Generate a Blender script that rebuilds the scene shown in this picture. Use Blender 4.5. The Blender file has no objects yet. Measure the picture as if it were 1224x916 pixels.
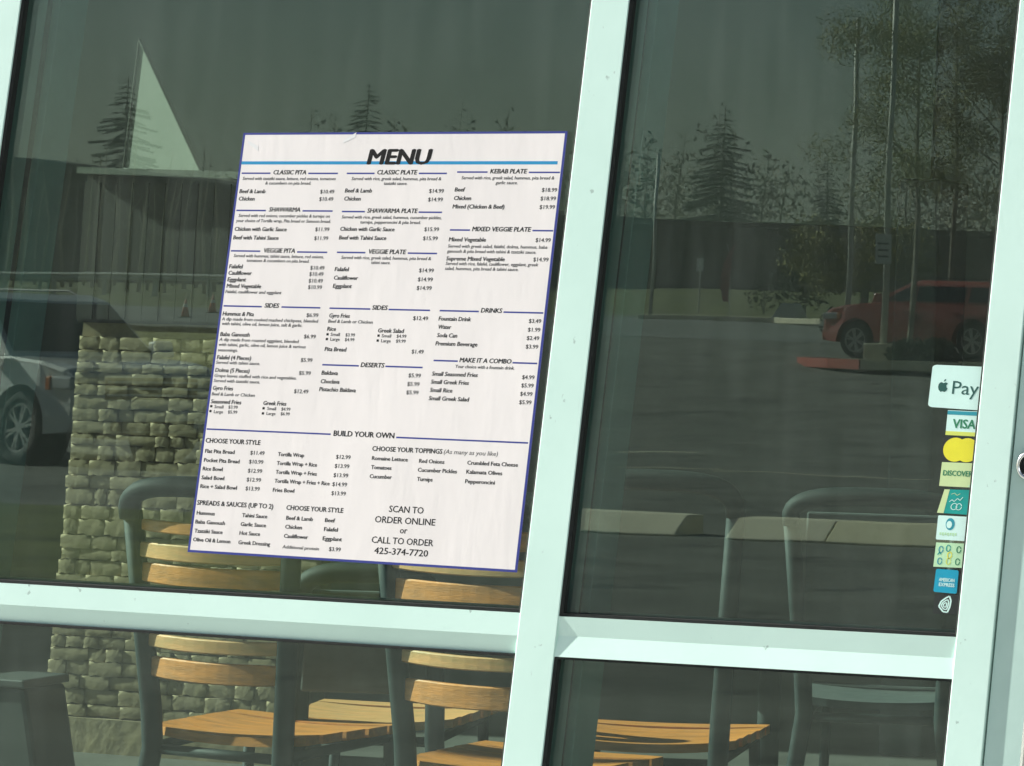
import bpy, bmesh, math, random
from mathutils import Vector, Matrix
random.seed(7)
S = bpy.context.scene
COL = S.collection
PI = math.pi
# ------------------------------------------------------------------ camera
# the storefront glass is the plane y = 0, street side is -y, shop inside is +y
DIST, EYE = 3.7, 1.45
FPX, PPX, PPY = 3600.0, 1400.0, 0.0            # focal length and principal point in photo pixels (1224 x 916)
YAW, PITCH, ROLL = math.radians(16.9), math.radians(6.66), math.radians(1.46)
F = Vector((-math.sin(YAW)*math.cos(PITCH), math.cos(YAW)*math.cos(PITCH), math.sin(PITCH)))
R0 = Vector((math.cos(YAW), math.sin(YAW), 0)); U0 = R0.cross(F)
RR = R0*math.cos(ROLL) + U0*math.sin(ROLL); UU = U0*math.cos(ROLL) - R0*math.sin(ROLL)
CAMP = Vector((0, -DIST, EYE))
cd = bpy.data.cameras.new('camera'); cam = bpy.data.objects.new('camera', cd); COL.objects.link(cam)
m3 = Matrix((RR, UU, -F)).transposed()
cam.matrix_world = Matrix.Translation(CAMP) @ m3.to_4x4()
cd.sensor_width = 36; cd.lens = FPX/1224*36
cd.shift_x = (612-PPX)/1224; cd.shift_y = (PPY-458)/1224
cd.clip_start = 0.05; cd.clip_end = 3000
S.camera = cam

# ------------------------------------------------------------------ world, sun
SUN_EL, SUN_AZ = math.radians(28), math.radians(84)     # azimuth: left of the facade normal, outside
W = bpy.data.worlds.new('World'); S.world = W; W.use_nodes = True
wn = W.node_tree; bg = wn.nodes['Background']
sky = wn.nodes.new('ShaderNodeTexSky'); sky.sky_type = 'NISHITA'; sky.sun_disc = False
sky.sun_elevation = SUN_EL; sky.sun_rotation = PI + SUN_AZ; sky.dust_density = 1.0; sky.air_density = 1.0
wn.links.new(sky.outputs[0], bg.inputs[0]); bg.inputs[1].default_value = 0.038
sd = bpy.data.lights.new('sun', 'SUN'); sd.energy = 5.0; sd.angle = math.radians(0.5); sd.color = (1, .96, .9)
so = bpy.data.objects.new('sun', sd); COL.objects.link(so)
tosun = Vector((-math.sin(SUN_AZ)*math.cos(SUN_EL), -math.cos(SUN_AZ)*math.cos(SUN_EL), math.sin(SUN_EL)))
so.rotation_euler = tosun.to_track_quat('Z', 'Y').to_euler(); so.location = (0, -6, 8)
S.view_settings.view_transform = 'Standard'; S.view_settings.look = 'None'
S.view_settings.exposure = 1.72; S.view_settings.gamma = 1
S.cycles.max_bounces = 8; S.cycles.transparent_max_bounces = 16; S.cycles.caustics_reflective = False

# ------------------------------------------------------------------ placing helpers
def at(px, py, Y):
    """point of the vertical plane y = Y seen at photo pixel (px, py)"""
    d = F + RR*((px-PPX)/FPX) - UU*((py-PPY)/FPX)
    return CAMP + d*((Y+DIST)/d.y)
def xat(px, Y, z):
    """x where height z of the plane y = Y shows at photo column px"""
    py = 400
    for _ in range(6):
        p = at(px, py, Y); py += (p.z - z)*FPX/(Y+DIST)
    return at(px, py, Y).x
def gz(d):
    """height of the ground at distance d (m) in front of the storefront"""
    pts = [(0, 0), (30, -.02), (38, .15), (55, 1.16), (72, 2.0), (97, 3.0), (140, 5.0), (400, 12.0), (1500, 12.0)]
    for (a, za), (b, zb) in zip(pts, pts[1:]):
        if d <= b: return za + (zb-za)*(d-a)/(b-a)
    return 12.0
def street(px, d, dz=0.0):
    """ground point, d metres out on the street side, whose mirror image shows at photo column px"""
    z = gz(d) + dz
    return Vector((xat(px, d, z), -d, z))

# ------------------------------------------------------------------ materials
def mat(name, col, rough=.6, var=.0, scale=20, bump=0, bscale=60, metal=0, spec=.5, stretch=None, col2=None, coat=0):
    m = bpy.data.materials.new(name); m.use_nodes = True
    nt = m.node_tree; b = nt.nodes['Principled BSDF']
    b.inputs['Base Color'].default_value = (*col, 1); b.inputs['Roughness'].default_value = rough
    b.inputs['Metallic'].default_value = metal; b.inputs['Specular IOR Level'].default_value = spec
    b.inputs['Coat Weight'].default_value = coat
    tc = nt.nodes.new('ShaderNodeTexCoord'); mp = nt.nodes.new('ShaderNodeMapping')
    nt.links.new(tc.outputs['Object'], mp.inputs[0])
    if stretch: mp.inputs['Scale'].default_value = stretch
    if var or col2:
        n = nt.nodes.new('ShaderNodeTexNoise'); n.inputs['Scale'].default_value = scale; n.inputs['Detail'].default_value = 6
        n.inputs['Roughness'].default_value = .65
        nt.links.new(mp.outputs[0], n.inputs['Vector'])
        r = nt.nodes.new('ShaderNodeValToRGB'); nt.links.new(n.outputs[0], r.inputs[0])
        c2 = col2 or tuple(c*(1-var) for c in col)
        r.color_ramp.elements[0].position = .33; r.color_ramp.elements[1].position = .67
        r.color_ramp.elements[0].color = (*c2, 1)
        r.color_ramp.elements[1].color = (*(tuple(min(1, c*(1+var*.6)) for c in col)), 1)
        nt.links.new(r.outputs[0], b.inputs['Base Color'])
    if bump:
        n2 = nt.nodes.new('ShaderNodeTexNoise'); n2.inputs['Scale'].default_value = bscale; n2.inputs['Detail'].default_value = 5
        nt.links.new(mp.outputs[0], n2.inputs['Vector'])
        bp = nt.nodes.new('ShaderNodeBump'); bp.inputs['Strength'].default_value = bump; bp.inputs['Distance'].default_value = .01
        nt.links.new(n2.outputs[0], bp.inputs['Height']); nt.links.new(bp.outputs[0], b.inputs['Normal'])
    return m
def glass_mat(name, tint, base):
    m = bpy.data.materials.new(name); m.use_nodes = True; nt = m.node_tree; nt.nodes.clear()
    o = nt.nodes.new('ShaderNodeOutputMaterial'); mx = nt.nodes.new('ShaderNodeMixShader')
    t = nt.nodes.new('ShaderNodeBsdfTransparent'); t.inputs[0].default_value = (*tint, 1)
    g = nt.nodes.new('ShaderNodeBsdfGlossy'); g.inputs['Roughness'].default_value = 0.0; g.inputs['Color'].default_value = (.86, 1, .90, 1)
    tc = nt.nodes.new('ShaderNodeTexCoord'); nz = nt.nodes.new('ShaderNodeTexNoise'); nz.inputs['Scale'].default_value = 5; nz.inputs['Detail'].default_value = 1
    bp = nt.nodes.new('ShaderNodeBump'); bp.inputs['Strength'].default_value = 1; bp.inputs['Distance'].default_value = .00008
    nt.links.new(tc.outputs['Object'], nz.inputs['Vector']); nt.links.new(nz.outputs[0], bp.inputs['Height']); nt.links.new(bp.outputs[0], g.inputs['Normal'])
    lw = nt.nodes.new('ShaderNodeLayerWeight'); lw.inputs[0].default_value = .5
    pw = nt.nodes.new('ShaderNodeMath'); pw.operation = 'POWER'; pw.inputs[1].default_value = 5
    ma = nt.nodes.new('ShaderNodeMath'); ma.operation = 'MULTIPLY_ADD'; ma.inputs[1].default_value = 1-base; ma.inputs[2].default_value = base
    if name == 'window_glass':                           # a film of dust with rain streaks and wiped patches
        df = nt.nodes.new('ShaderNodeBsdfDiffuse'); df.inputs[0].default_value = (.75, .8, .75, 1)
        mp = nt.nodes.new('ShaderNodeMapping'); mp.inputs['Scale'].default_value = (22, 1, 2.2)
        n1 = nt.nodes.new('ShaderNodeTexNoise'); n1.inputs['Scale'].default_value = 1.6; n1.inputs['Detail'].default_value = 5
        n2 = nt.nodes.new('ShaderNodeTexNoise'); n2.inputs['Scale'].default_value = 2.5; n2.inputs['Detail'].default_value = 4
        nt.links.new(tc.outputs['Object'], mp.inputs[0]); nt.links.new(mp.outputs[0], n1.inputs['Vector']); nt.links.new(tc.outputs['Object'], n2.inputs['Vector'])
        mu = nt.nodes.new('ShaderNodeMath'); mu.operation = 'MULTIPLY'; nt.links.new(n1.outputs[0], mu.inputs[0]); nt.links.new(n2.outputs[0], mu.inputs[1])
        mr = nt.nodes.new('ShaderNodeMapRange'); mr.inputs['From Min'].default_value = .22; mr.inputs['From Max'].default_value = .42; mr.inputs['To Min'].default_value = .0; mr.inputs['To Max'].default_value = .016
        nt.links.new(mu.outputs[0], mr.inputs['Value']); m2 = nt.nodes.new('ShaderNodeMixShader'); nt.links.new(mr.outputs[0], m2.inputs[0])
        nt.links.new(t.outputs[0], m2.inputs[1]); nt.links.new(df.outputs[0], m2.inputs[2]); t = m2
    nt.links.new(lw.outputs['Facing'], pw.inputs[0]); nt.links.new(pw.outputs[0], ma.inputs[0]); nt.links.new(ma.outputs[0], mx.inputs[0])
    nt.links.new(t.outputs[0], mx.inputs[1]); nt.links.new(g.outputs[0], mx.inputs[2]); nt.links.new(mx.outputs[0], o.inputs[0])
    return m
M = dict(
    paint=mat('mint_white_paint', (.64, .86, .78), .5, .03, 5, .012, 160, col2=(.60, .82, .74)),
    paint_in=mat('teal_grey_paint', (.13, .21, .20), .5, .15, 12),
    rubber=mat('black_rubber', (.010, .013, .012), .75, .2, 40, .06, 60, spec=.2),
    glass=glass_mat('window_glass', (.83, .91, .87), .047),
    carglass=mat('car_glass', (.02, .025, .03), .08),
    poster=mat('poster_paper', (.86, .81, .795), .4, .05, 2.2, .05, 9, stretch=(3, 1, 1)),
    navy=mat('navy_ink', (.022, .035, .26), .4), cyan=mat('cyan_ink', (.0, .27, .55), .4), ink=mat('black_ink', (.008, .008, .009), .8, spec=.15),
    steel=mat('dark_steel', (.012, .022, .023), .65, .25, 30, spec=.15),
    steel_rail=mat('black_steel', (.009, .016, .016), .65, .25, 30, spec=.15),
    wood=mat('oak_wood', (.66, .235, .045), .45, .2, 7, .15, 40, stretch=(1, 6, 8), col2=(.40, .16, .04)),
    wood_pale=mat('pale_wood', (.70, .32, .12), .5, .2, 7, .1, 40, stretch=(1, 6, 8), col2=(.48, .28, .11)),
    stone=mat('tan_stone', (.28, .215, .125), .9, .3, 9, .5, 18),
    mortar=mat('grey_mortar', (.24, .185, .11), .9, .2, 30),
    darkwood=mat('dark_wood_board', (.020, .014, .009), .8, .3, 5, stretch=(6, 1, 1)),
    ledge=mat('ledge_cap', (.11, .115, .09), .6, .2, 9),
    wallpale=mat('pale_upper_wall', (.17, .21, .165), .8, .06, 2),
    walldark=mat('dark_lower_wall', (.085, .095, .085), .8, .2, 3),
    triangle=mat('pale_sunpatch', (.17, .185, .15), .8, .12, 4),
    floor=mat('dark_floor', (.085, .085, .075), .5, .3, 3),
    ceiling=mat('ceiling_board', (.75, .76, .72), .8, .05, 3),
    asphalt=mat('asphalt', (.175, .175, .155), .85, .38, .9, .3, 40),
    road=mat('road_asphalt', (.20, .21, .20), .85, .2, .3),
    concrete=mat('concrete', (.86, .80, .62), .8, .15, 3, .3, 30),
    sidewalk=mat('sidewalk_concrete', (.38, .38, .34), .8, .15, 2),
    grass=mat('grass', (.17, .18, .06), .9, .45, .8, .6, 9, col2=(.055, .075, .022)),
    drygrass=mat('dry_grass', (.30, .29, .10), .9, .3, 1.1, .6, 9, col2=(.16, .16, .05)),
    bark=mat('grey_bark', (.36, .34, .28), .9, .3, 6), paleb=mat('pale_birch_bark', (.42, .38, .28), .9, .3, 4),
    needle=mat('conifer_needles', (.045, .065, .04), .9, .4, 3), leaf=mat('olive_leaves', (.20, .21, .06), .8, .45, 2, col2=(.12, .14, .04)),
    leafy=mat('autumn_leaves', (.30, .27, .08), .8, .45, 2, col2=(.07, .09, .03)), twig=mat('twigs', (.34, .33, .26), .9, .3, 3),
    hedge=mat('hedge_leaves', (.035, .06, .025), .9, .4, 5),
    redcar=mat('red_car_paint', (.34, .08, .07), .3, coat=.8), whitecar=mat('white_car_paint', (.85, .86, .86), .3, coat=.8),
    trim=mat('black_plastic', (.018, .018, .02), .6), tyre=mat('tyre_rubber', (.02, .02, .02), .85), rim=mat('alloy_rim', (.55, .57, .6), .3, metal=.7),
    lamp=mat('headlight_lens', (.5, .52, .55), .15), amber=mat('amber_lens', (.55, .16, .05), .3),
    pole=mat('galvanised_pole', (.55, .56, .53), .5, .1, 4), orange=mat('orange_plastic', (.60, .13, .05), .6), white=mat('white_print', (.78, .80, .78), .5),
    redpaint=mat('red_curb_paint', (.38, .07, .05), .7, .2, 4), flag=mat('flag_fabric', (.50, .22, .20), .7, .3, 2),
    brickred=mat('brown_fence_board', (.16, .125, .09), .85, .2, 3), fascia=mat('storefront_fascia', (.35, .37, .34), .7, .05, 2),
    st_white=mat('sticker_white', (.66, .92, .85), .35, .04, 30), st_cream=mat('sticker_cream', (.60, .75, .38), .4, .05, 30), st_yellow=mat('sticker_yellow', (.82, .76, .04), .35, .05, 30),
    st_gold=mat('sticker_gold', (.66, .74, .14), .4), st_teal=mat('sticker_teal', (.0, .34, .30), .35, .15, 40), st_blue=mat('sticker_blue', (.0, .33, .50), .35),
    st_green=mat('sticker_green', (.50, .78, .48), .4, .1, 40), st_ink=mat('sticker_ink', (.01, .09, .075), .4), st_dgreen=mat('sticker_dark_green', (.02, .22, .10), .4),
    st_black=mat('sticker_black', (.015, .022, .02), .35), st_seablue=mat('sticker_sea_blue', (.02, .30, .38), .4), bin=mat('grey_plastic', (.03, .036, .034), .6, .1, 5),
    chrome=mat('chrome', (.6, .62, .62), .2, metal=1), denim=mat('dark_fabric', (.05, .065, .065), .8, .2, 20),
)

def specks(m, scale, thr, dark):
    """small scuffs and grime spots on painted metal"""
    nt = m.node_tree; b = nt.nodes['Principled BSDF']; src = b.inputs['Base Color'].links[0].from_socket
    tc = nt.nodes.new('ShaderNodeTexCoord'); n = nt.nodes.new('ShaderNodeTexNoise'); n.inputs['Scale'].default_value = scale; n.inputs['Detail'].default_value = 8
    r = nt.nodes.new('ShaderNodeValToRGB'); r.color_ramp.elements[0].position = thr; r.color_ramp.elements[1].position = thr+.035
    r.color_ramp.elements[0].color = (0, 0, 0, 1); r.color_ramp.elements[1].color = (.75, .75, .75, 1)
    mx = nt.nodes.new('ShaderNodeMix'); mx.data_type = 'RGBA'; mx.inputs[7].default_value = (*dark, 1)
    nt.links.new(tc.outputs['Object'], n.inputs['Vector']); nt.links.new(n.outputs[0], r.inputs[0]); nt.links.new(r.outputs[0], mx.inputs[0])
    nt.links.new(src, mx.inputs[6]); nt.links.new(mx.outputs[2], b.inputs['Base Color'])
specks(M['paint'], 70, .70, (.30, .42, .38)); specks(M['asphalt'], 1.4, .60, (.07, .07, .065))
# ------------------------------------------------------------------ mesh helpers
def link(name, me, parent=None, loc=None, rot=0):
    o = bpy.data.objects.new(name, me); COL.objects.link(o)
    if parent: o.parent = parent
    if loc is not None: o.location = loc
    o.rotation_euler.z = rot
    return o
def mesh(name, verts, faces, m, parent=None, smooth=False, loc=None, rot=0, mats=None, fm=None):
    me = bpy.data.meshes.new(name); me.from_pydata([tuple(v) for v in verts], [], faces)
    for mm in (mats or [m]): me.materials.append(mm)
    if fm:
        for p, i in zip(me.polygons, fm): p.material_index = i
    if smooth:
        for p in me.polygons: p.use_smooth = True
    me.update()
    return link(name, me, parent, loc, rot)
def tag(o, label=None, cat=None, group=None, kind=None):
    if label: o['label'] = label
    if cat: o['category'] = cat
    if group: o['group'] = group
    if kind: o['kind'] = kind
    return o
def thing(name, label, cat, loc=(0, 0, 0), rot=0, group=None):
    o = link(name, None, None, loc, rot); o.empty_display_size = .1
    return tag(o, label, cat, group)
class MB:
    def __init__(s): s.v = []; s.f = []; s.m = []
    def add(s, v, f, mi=0):
        n = len(s.v); s.v += [Vector(a) for a in v]; s.f += [tuple(i+n for i in q) for q in f]; s.m += [mi]*len(f); return s
    def box(s, x0, x1, y0, y1, z0, z1, mi=0):
        v = [(x, y, z) for z in (z0, z1) for y in (y0, y1) for x in (x0, x1)]
        return s.add(v, [(0, 2, 3, 1), (4, 5, 7, 6), (0, 1, 5, 4), (2, 6, 7, 3), (0, 4, 6, 2), (1, 3, 7, 5)], mi)
    def prism(s, poly, a, b, axis='y', mi=0):
        """poly of 2-D points extruded from a to b; axis y: (x,z) points, axis x: (y,z), axis z: (x,y)"""
        def P(p, t): return {'y': (p[0], t, p[1]), 'x': (t, p[0], p[1]), 'z': (p[0], p[1], t)}[axis]
        n = len(poly); v = [P(p, a) for p in poly] + [P(p, b) for p in poly]
        f = [tuple(range(n)), tuple(range(2*n-1, n-1, -1))] + [(i, i+n, (i+1) % n+n, (i+1) % n) for i in range(n)]
        return s.add(v, f, mi)
    def tube(s, pts, r, n=8, mi=0, flat=1.0):
        pts = [Vector(p) for p in pts]; rs = r if isinstance(r, (list, tuple)) else [r]*len(pts)
        v = []; f = []
        up = Vector((0, 0, 1))
        t0 = (pts[1]-pts[0]).normalized()
        if abs(t0.z) > .9: up = Vector((0, 1, 0))
        a = t0.cross(up).normalized()
        for i, p in enumerate(pts):
            t = (pts[min(i+1, len(pts)-1)]-pts[max(i-1, 0)]).normalized()
            a = (a - t*a.dot(t)).normalized(); b = t.cross(a)
            for k in range(n):
                an = 2*PI*k/n; v.append(p + a*math.cos(an)*rs[i] + b*math.sin(an)*rs[i]*flat)
        for i in range(len(pts)-1):
            for k in range(n): f.append((i*n+k, i*n+(k+1) % n, (i+1)*n+(k+1) % n, (i+1)*n+k))
        f.append(tuple(range(n))[::-1]); f.append(tuple(range((len(pts)-1)*n, len(pts)*n)))
        return s.add(v, f, mi)
    def disc(s, c, r, y0, y1, n=24, mi=0, rz=None):
        return s.prism([(c[0]+r*math.cos(2*PI*k/n), c[1]+(rz or r)*math.sin(2*PI*k/n)) for k in range(n)], y0, y1, 'y', mi)
    def leaves(s, c, rad, n, size, mi=0):
        c = Vector(c)
        for _ in range(n):
            d = Vector((random.gauss(0, 1), random.gauss(0, 1), random.gauss(0, 1))).normalized()*random.random()**.45
            p = c + Vector((d.x*rad[0], d.y*rad[1], d.z*rad[2]))
            a = Vector((random.uniform(-1, 1), random.uniform(-1, 1), random.uniform(-1, 1))).normalized()
            b = a.orthogonal().normalized()*size*random.uniform(.3, .7); a = a*size*random.uniform(.7, 1.3)
            s.add([p-a, p+b, p+a, p-b], [(0, 1, 2, 3)], mi)
        return s
    def build(s, name, m, parent=None, smooth=False, loc=None, rot=0, mats=None, bevel=0):
        o = mesh(name, s.v, s.f, m, parent, smooth, loc, rot, mats, s.m if mats else None)
        if bevel:
            b = o.modifiers.new('bevel', 'BEVEL'); b.width = bevel; b.segments = 2; b.limit_method = 'ANGLE'
        return o
def lin(p, q, t): return p + (q-p)*t

# ------------------------------------------------------------------ storefront window
YF = -.009                                     # outer face of the frame, just proud of the glass
def edge(p, q, Y=YF):
    """line through two photo points on the frame face, as x(z)"""
    A, B = at(*p, Y), at(*q, Y)
    return lambda z: A.x + (B.x-A.x)*(z-A.z)/(B.z-A.z)
def rail_edge(p, q, Y=YF):
    A, B = at(*p, Y), at(*q, Y)
    return lambda x: A.z + (B.z-A.z)*(x-A.x)/(B.x-A.x)
ZT, ZB = 3.15, .12
NB = 9                                          # window bays further left, outside the photograph
m1l, m1r = edge((707, 0), (600, 916)), edge((752, 0), (647, 916))
m2l, m2r = edge((1219, 0), (1127.5, 916)), edge((1260, 0), (1172.4, 916))
w_m = m1r(1.2)-m1l(1.2)
slope = (m1r(2)-m1r(1))
a0 = at(25, 0, YF)
m0r = lambda z: a0.x + (z-a0.z)*slope*1.08
m0l = lambda z: m0r(z) - w_m
bay = m1l(1.2)-m0l(1.2)
front = thing('storefront_window', 'mint white aluminium window frame with four dark panes and a menu poster', 'window', (0, 0, 0))
def member(l, r, zb, zt, y0, y1, name, m, steps=14):
    mb = MB(); v = []; f = []
    for i in range(steps+1):
        z = zb+(zt-zb)*i/steps
        v += [(l(z), y0, z), (r(z), y0, z), (r(z), y1, z), (l(z), y1, z)]
    for i in range(steps):
        a = i*4
        for k in range(4): f.append((a+k, a+(k+1) % 4, a+4+(k+1) % 4, a+4+k))
    f += [(3, 2, 1, 0), (4*steps, 4*steps+1, 4*steps+2, 4*steps+3)]
    mb.add(v, f); return mb.build(name, m, front, bevel=.0012)
def off(fn, d): return lambda z: fn(z)+d
mulls = [(m0l, m0r), (m1l, m1r), (m2l, m2r)]
for k in range(1, NB+1):                          # the window goes on to the left of the photograph
    mulls.append((off(m0l, -bay*k), off(m0r, -bay*k)))
for i, (l, r) in enumerate(mulls):
    member(l, r, ZB, ZT, YF, .004, 'mullion', M['paint'])
    if i == 1: continue
for i, (l, r) in enumerate(mulls):
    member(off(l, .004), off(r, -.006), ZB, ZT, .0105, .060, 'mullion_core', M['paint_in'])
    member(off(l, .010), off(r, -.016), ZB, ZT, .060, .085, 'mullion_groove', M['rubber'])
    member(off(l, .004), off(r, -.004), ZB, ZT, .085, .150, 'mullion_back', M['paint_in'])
# rubber gaskets along the mullions, slightly wavy
def gasket(fn, w, side, jit=.10, ZB=.12, ZT=3.15):
    pts = []; mb = MB(); n = 36; v = []; f = []
    for i in range(n+1):
        z = ZB+(ZT-ZB)*i/n; x = fn(z); ww = w*(1+random.uniform(-jit, jit))
        v += [(x, -.0075, z), (x+side*ww, -.0065, z), (x+side*ww, .0035, z), (x, .0035, z)]
    for i in range(n):
        a = i*4
        for k in range(4): f.append((a+k, a+(k+1) % 4, a+4+(k+1) % 4, a+4+k))
    mb.add(v, f); return mb.build('gasket', M['rubber'], front)
# horizontal rails with two facets
def rail(xl, xr, top, mid, bot, ya, yb, yc, name):
    """xl/xr: x(z) of the ends; top, mid, bot: z(x); ya,yb,yc: front y at the top edge, the fold and the bottom edge"""
    v = []; f = []; n = 10
    for i in range(n+1):
        row = []
        for fn, y in ((top, .004), (top, ya), (mid, yb), (bot, yc), (bot, .004)):
            x = 0
            for _ in range(5): x = lin(xl(fn(x)), xr(fn(x)), i/n)
            row.append((x, y, fn(x)))
        v += row
    for i in range(n):
        a = i*5
        for k in range(5): f.append((a+k, a+5+k, a+5+(k+1) % 5, a+(k+1) % 5))
    f += [(0, 1, 2, 3, 4), tuple(range(5*n+4, 5*n-1, -1))]
    o = MB().add(v, f).build(name, M['paint'], front)
    return o
lt, lm, lb = rail_edge((0, 697), (622, 733)), rail_edge((0, 722.5), (618, 760)), rail_edge((0, 743), (616, 782))
rt, rm, rb = rail_edge((667, 737), (1143, 762)), rail_edge((664, 760), (1139, 787)), rail_edge((661, 785), (1137, 812))
rail(off(m0r, .0), off(m1l, -.0), lt, lm, lb, YF+.001, YF+.0005, YF+.007, 'rail')
rail(off(m1r, .0), off(m2l, -.0), rt, rm, rb, YF+.0008, YF+.0032, YF+.0008, 'rail')
for k in range(1, NB+1):
    rail(off(m0r, -bay*k), off(m0l, -bay*(k-1)), lambda x: lt(m0r(1.07)), lambda x: lm(m0r(1.05)), lambda x: lb(m0r(1.02)), YF+.002, YF, YF+.007, 'rail')
def inner_rail(xl, xr, top, bot, y0, y1, name, m, mt=0, mbt=0):
    v = []; f = []; n = 4
    for i in range(n+1):
        for fn, y, o_ in ((top, y0, mt), (bot, y0, mbt), (bot, y1, mbt), (top, y1, mt)):
            x = 0
            for _ in range(5): x = lin(xl(fn(x)), xr(fn(x)), i/n)
            v.append((x, y, fn(x)+o_))
    for i in range(n):
        a = i*4
        for k in range(4): f.append((a+k, a+4+k, a+4+(k+1) % 4, a+(k+1) % 4))
    f += [(0, 1, 2, 3), tuple(range(4*n+3, 4*n-1, -1))]
    return MB().add(v, f).build(name, m, front)
for (xl, xr, t_, b_) in ((off(m0r, .001), off(m1l, -.001), lt, lb), (off(m1r, .001), off(m2l, -.001), rt, rb)):
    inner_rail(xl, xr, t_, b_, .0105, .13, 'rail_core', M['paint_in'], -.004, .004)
    inner_rail(xl, xr, t_, t_, -.0065, .0035, 'gasket', M['rubber'], .0045, .0003)
    inner_rail(xl, xr, b_, b_, -.0065, .0035, 'gasket', M['rubber'], -.0003, -.0035)
for i, (l, r) in enumerate(mulls[:3]):
    for side, fn in ((1, r), (-1, l)):
        if (i, side) == (2, 1): continue
        top, bot = ((lt, lb) if (i, side) in ((0, 1), (1, -1)) else (rt, rb))
        if i == 0 and side == -1: top, bot = (lambda x: lt(m0r(1.07))), (lambda x: lb(m0r(1.02)))
        zt_, zb_ = top(fn(1.1))+.001, bot(fn(1.05))-.001
        w_g, j_g = (.0048, .08) if side > 0 else (.0026, .05)
        gasket(off(fn, .0003*side), w_g, side, j_g, zt_, ZT); gasket(off(fn, .0003*side), w_g, side, j_g, ZB, zb_)
# head and sill members
mb = MB().box(m0l(3.2)-bay*NB, m2r(3.2), YF, .15, ZT, ZT+.06); mb.build('head_member', M['paint'], front)
mb = MB().box(m0l(0)-bay*NB-.05, m2r(.1), YF-.002, .15, .06, ZB); mb.build('sill_member', M['paint'], front)
# glass panes, one for each opening
def pane(l, r, zb, zt, name='glass_pane'):
    v = []
    for y in (.004, .0098):
        for z, fn in ((zb, l), (zb, r), (zt, r), (zt, l)):
            v.append((fn(z), y, z))
    return MB().add(v, [(0, 1, 2, 3), (7, 6, 5, 4), (0, 4, 5, 1), (1, 5, 6, 2), (2, 6, 7, 3), (3, 7, 4, 0)]).build(name, M['glass'], front)
zl, zr = lm((m0r(1)+m1l(1))/2), rm((m1r(1)+m2l(1))/2)
for k in range(NB, 0, -1):
    pane(off(m0r, -bay*k-.005), off(m0l, -bay*(k-1)+.005), ZB, zl); pane(off(m0r, -bay*k-.005), off(m0l, -bay*(k-1)+.005), zl, ZT)
def pane2(l, r, zfn_b, zfn_t):
    v = []
    for y in (.004, .0098):
        for zf, fn in ((zfn_b, l), (zfn_b, r), (zfn_t, r), (zfn_t, l)):
            z = 1.1
            for _ in range(6): z = zf(fn(z))
            v.append((fn(z), y, z))
    return MB().add(v, [(0, 1, 2, 3), (7, 6, 5, 4), (0, 4, 5, 1), (1, 5, 6, 2), (2, 6, 7, 3), (3, 7, 4, 0)]).build('glass_pane', M['glass'], front)
cz = lambda c: (lambda x: c)
g0, g1 = off(m0r, -.006), off(m1l, .006)
h0, h1 = off(m1r, -.006), off(m2l, .006)
tag(pane2(g0, g1, off(lt, -.004), cz(ZT)), 'upper left pane behind the menu poster')
tag(pane2(g0, g1, cz(ZB), off(lb, .004)), 'lower left pane')
tag(pane2(h0, h1, off(rt, -.004), cz(ZT)), 'upper right pane with payment stickers')
tag(pane2(h0, h1, cz(ZB), off(rb, .004)), 'lower right pane')

# ------------------------------------------------------------------ door at the right edge
door = thing('glass_door', 'mint grey aluminium door with round lock at the right edge of the window', 'door', (0, 0, 0))
dl = off(m2r, .0022)
v = []
def dmember(l, r, zb, zt, y0, y1, name, m, bevel=.001):
    v = []
    for z in (zb, zt): v += [(l(z), y0, z), (r(z), y0, z), (r(z), y1, z), (l(z), y1, z)]
    return MB().add(v, [(0, 3, 2, 1), (4, 5, 6, 7), (0, 1, 5, 4), (1, 2, 6, 5), (2, 3, 7, 6), (3, 0, 4, 7)]).build(name, m, door, bevel=bevel)
M['paint_door'] = mat('mint_grey_paint', (.50, .69, .63), .45, .05, 9, .015, 160, col2=(.45, .64, .58))
dmember(dl, off(dl, .09), .05, 2.4, YF+.003, .045, 'stile', M['paint_door'])
dmember(off(dl, .09), off(dl, .86), .05, .30, YF+.003, .045, 'bottom_rail', M['paint_door'])
dmember(off(dl, .09), off(dl, .86), 2.28, 2.4, YF+.003, .045, 'top_rail', M['paint_door'])
dmember(off(dl, .86), off(dl, .95), .05, 2.4, YF+.003, .045, 'stile', M['paint_door'])
dmember(off(dl, .09), off(dl, .86), .30, 2.28, .010, .016, 'door_glass', M['glass'], 0)
dmember(off(m2r, 0), off(m2r, .0022), .05, 2.4, .012, .03, 'weatherstrip', M['rubber'], 0)
lk = at(1231, 557, YF)
mb = MB(); n = 32; v = []; f = []
for k in range(n):
    a = 2*PI*k/n
    for (r, y) in ((.0165, YF+.003), (.0165, YF-.006), (.0145, YF-.009), (.0115, YF-.009), (.0115, YF-.004)):
        v.append((lk.x+r*math.cos(a), y, lk.z+r*1.15*math.sin(a)))
for k in range(n):
    for j in range(4): f.append((k*5+j, ((k+1) % n)*5+j, ((k+1) % n)*5+j+1, k*5+j+1))
lock = MB().add(v, f).build('lock_ring', M['chrome'], door, smooth=True)
MB().disc((lk.x, lk.z), .0112, YF-.005, YF+.002).build('lock_cylinder', M['steel_rail'], lock)
MB().tube([(dl(1.4)+.076, YF+.004, 1.42), (dl(1.4)+.076, YF-.05, 1.42), (dl(.9)+.076, YF-.05, .9), (dl(.9)+.076, YF+.004, .9)], .009, 10).build('door_handle', M['chrome'], door)

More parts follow.
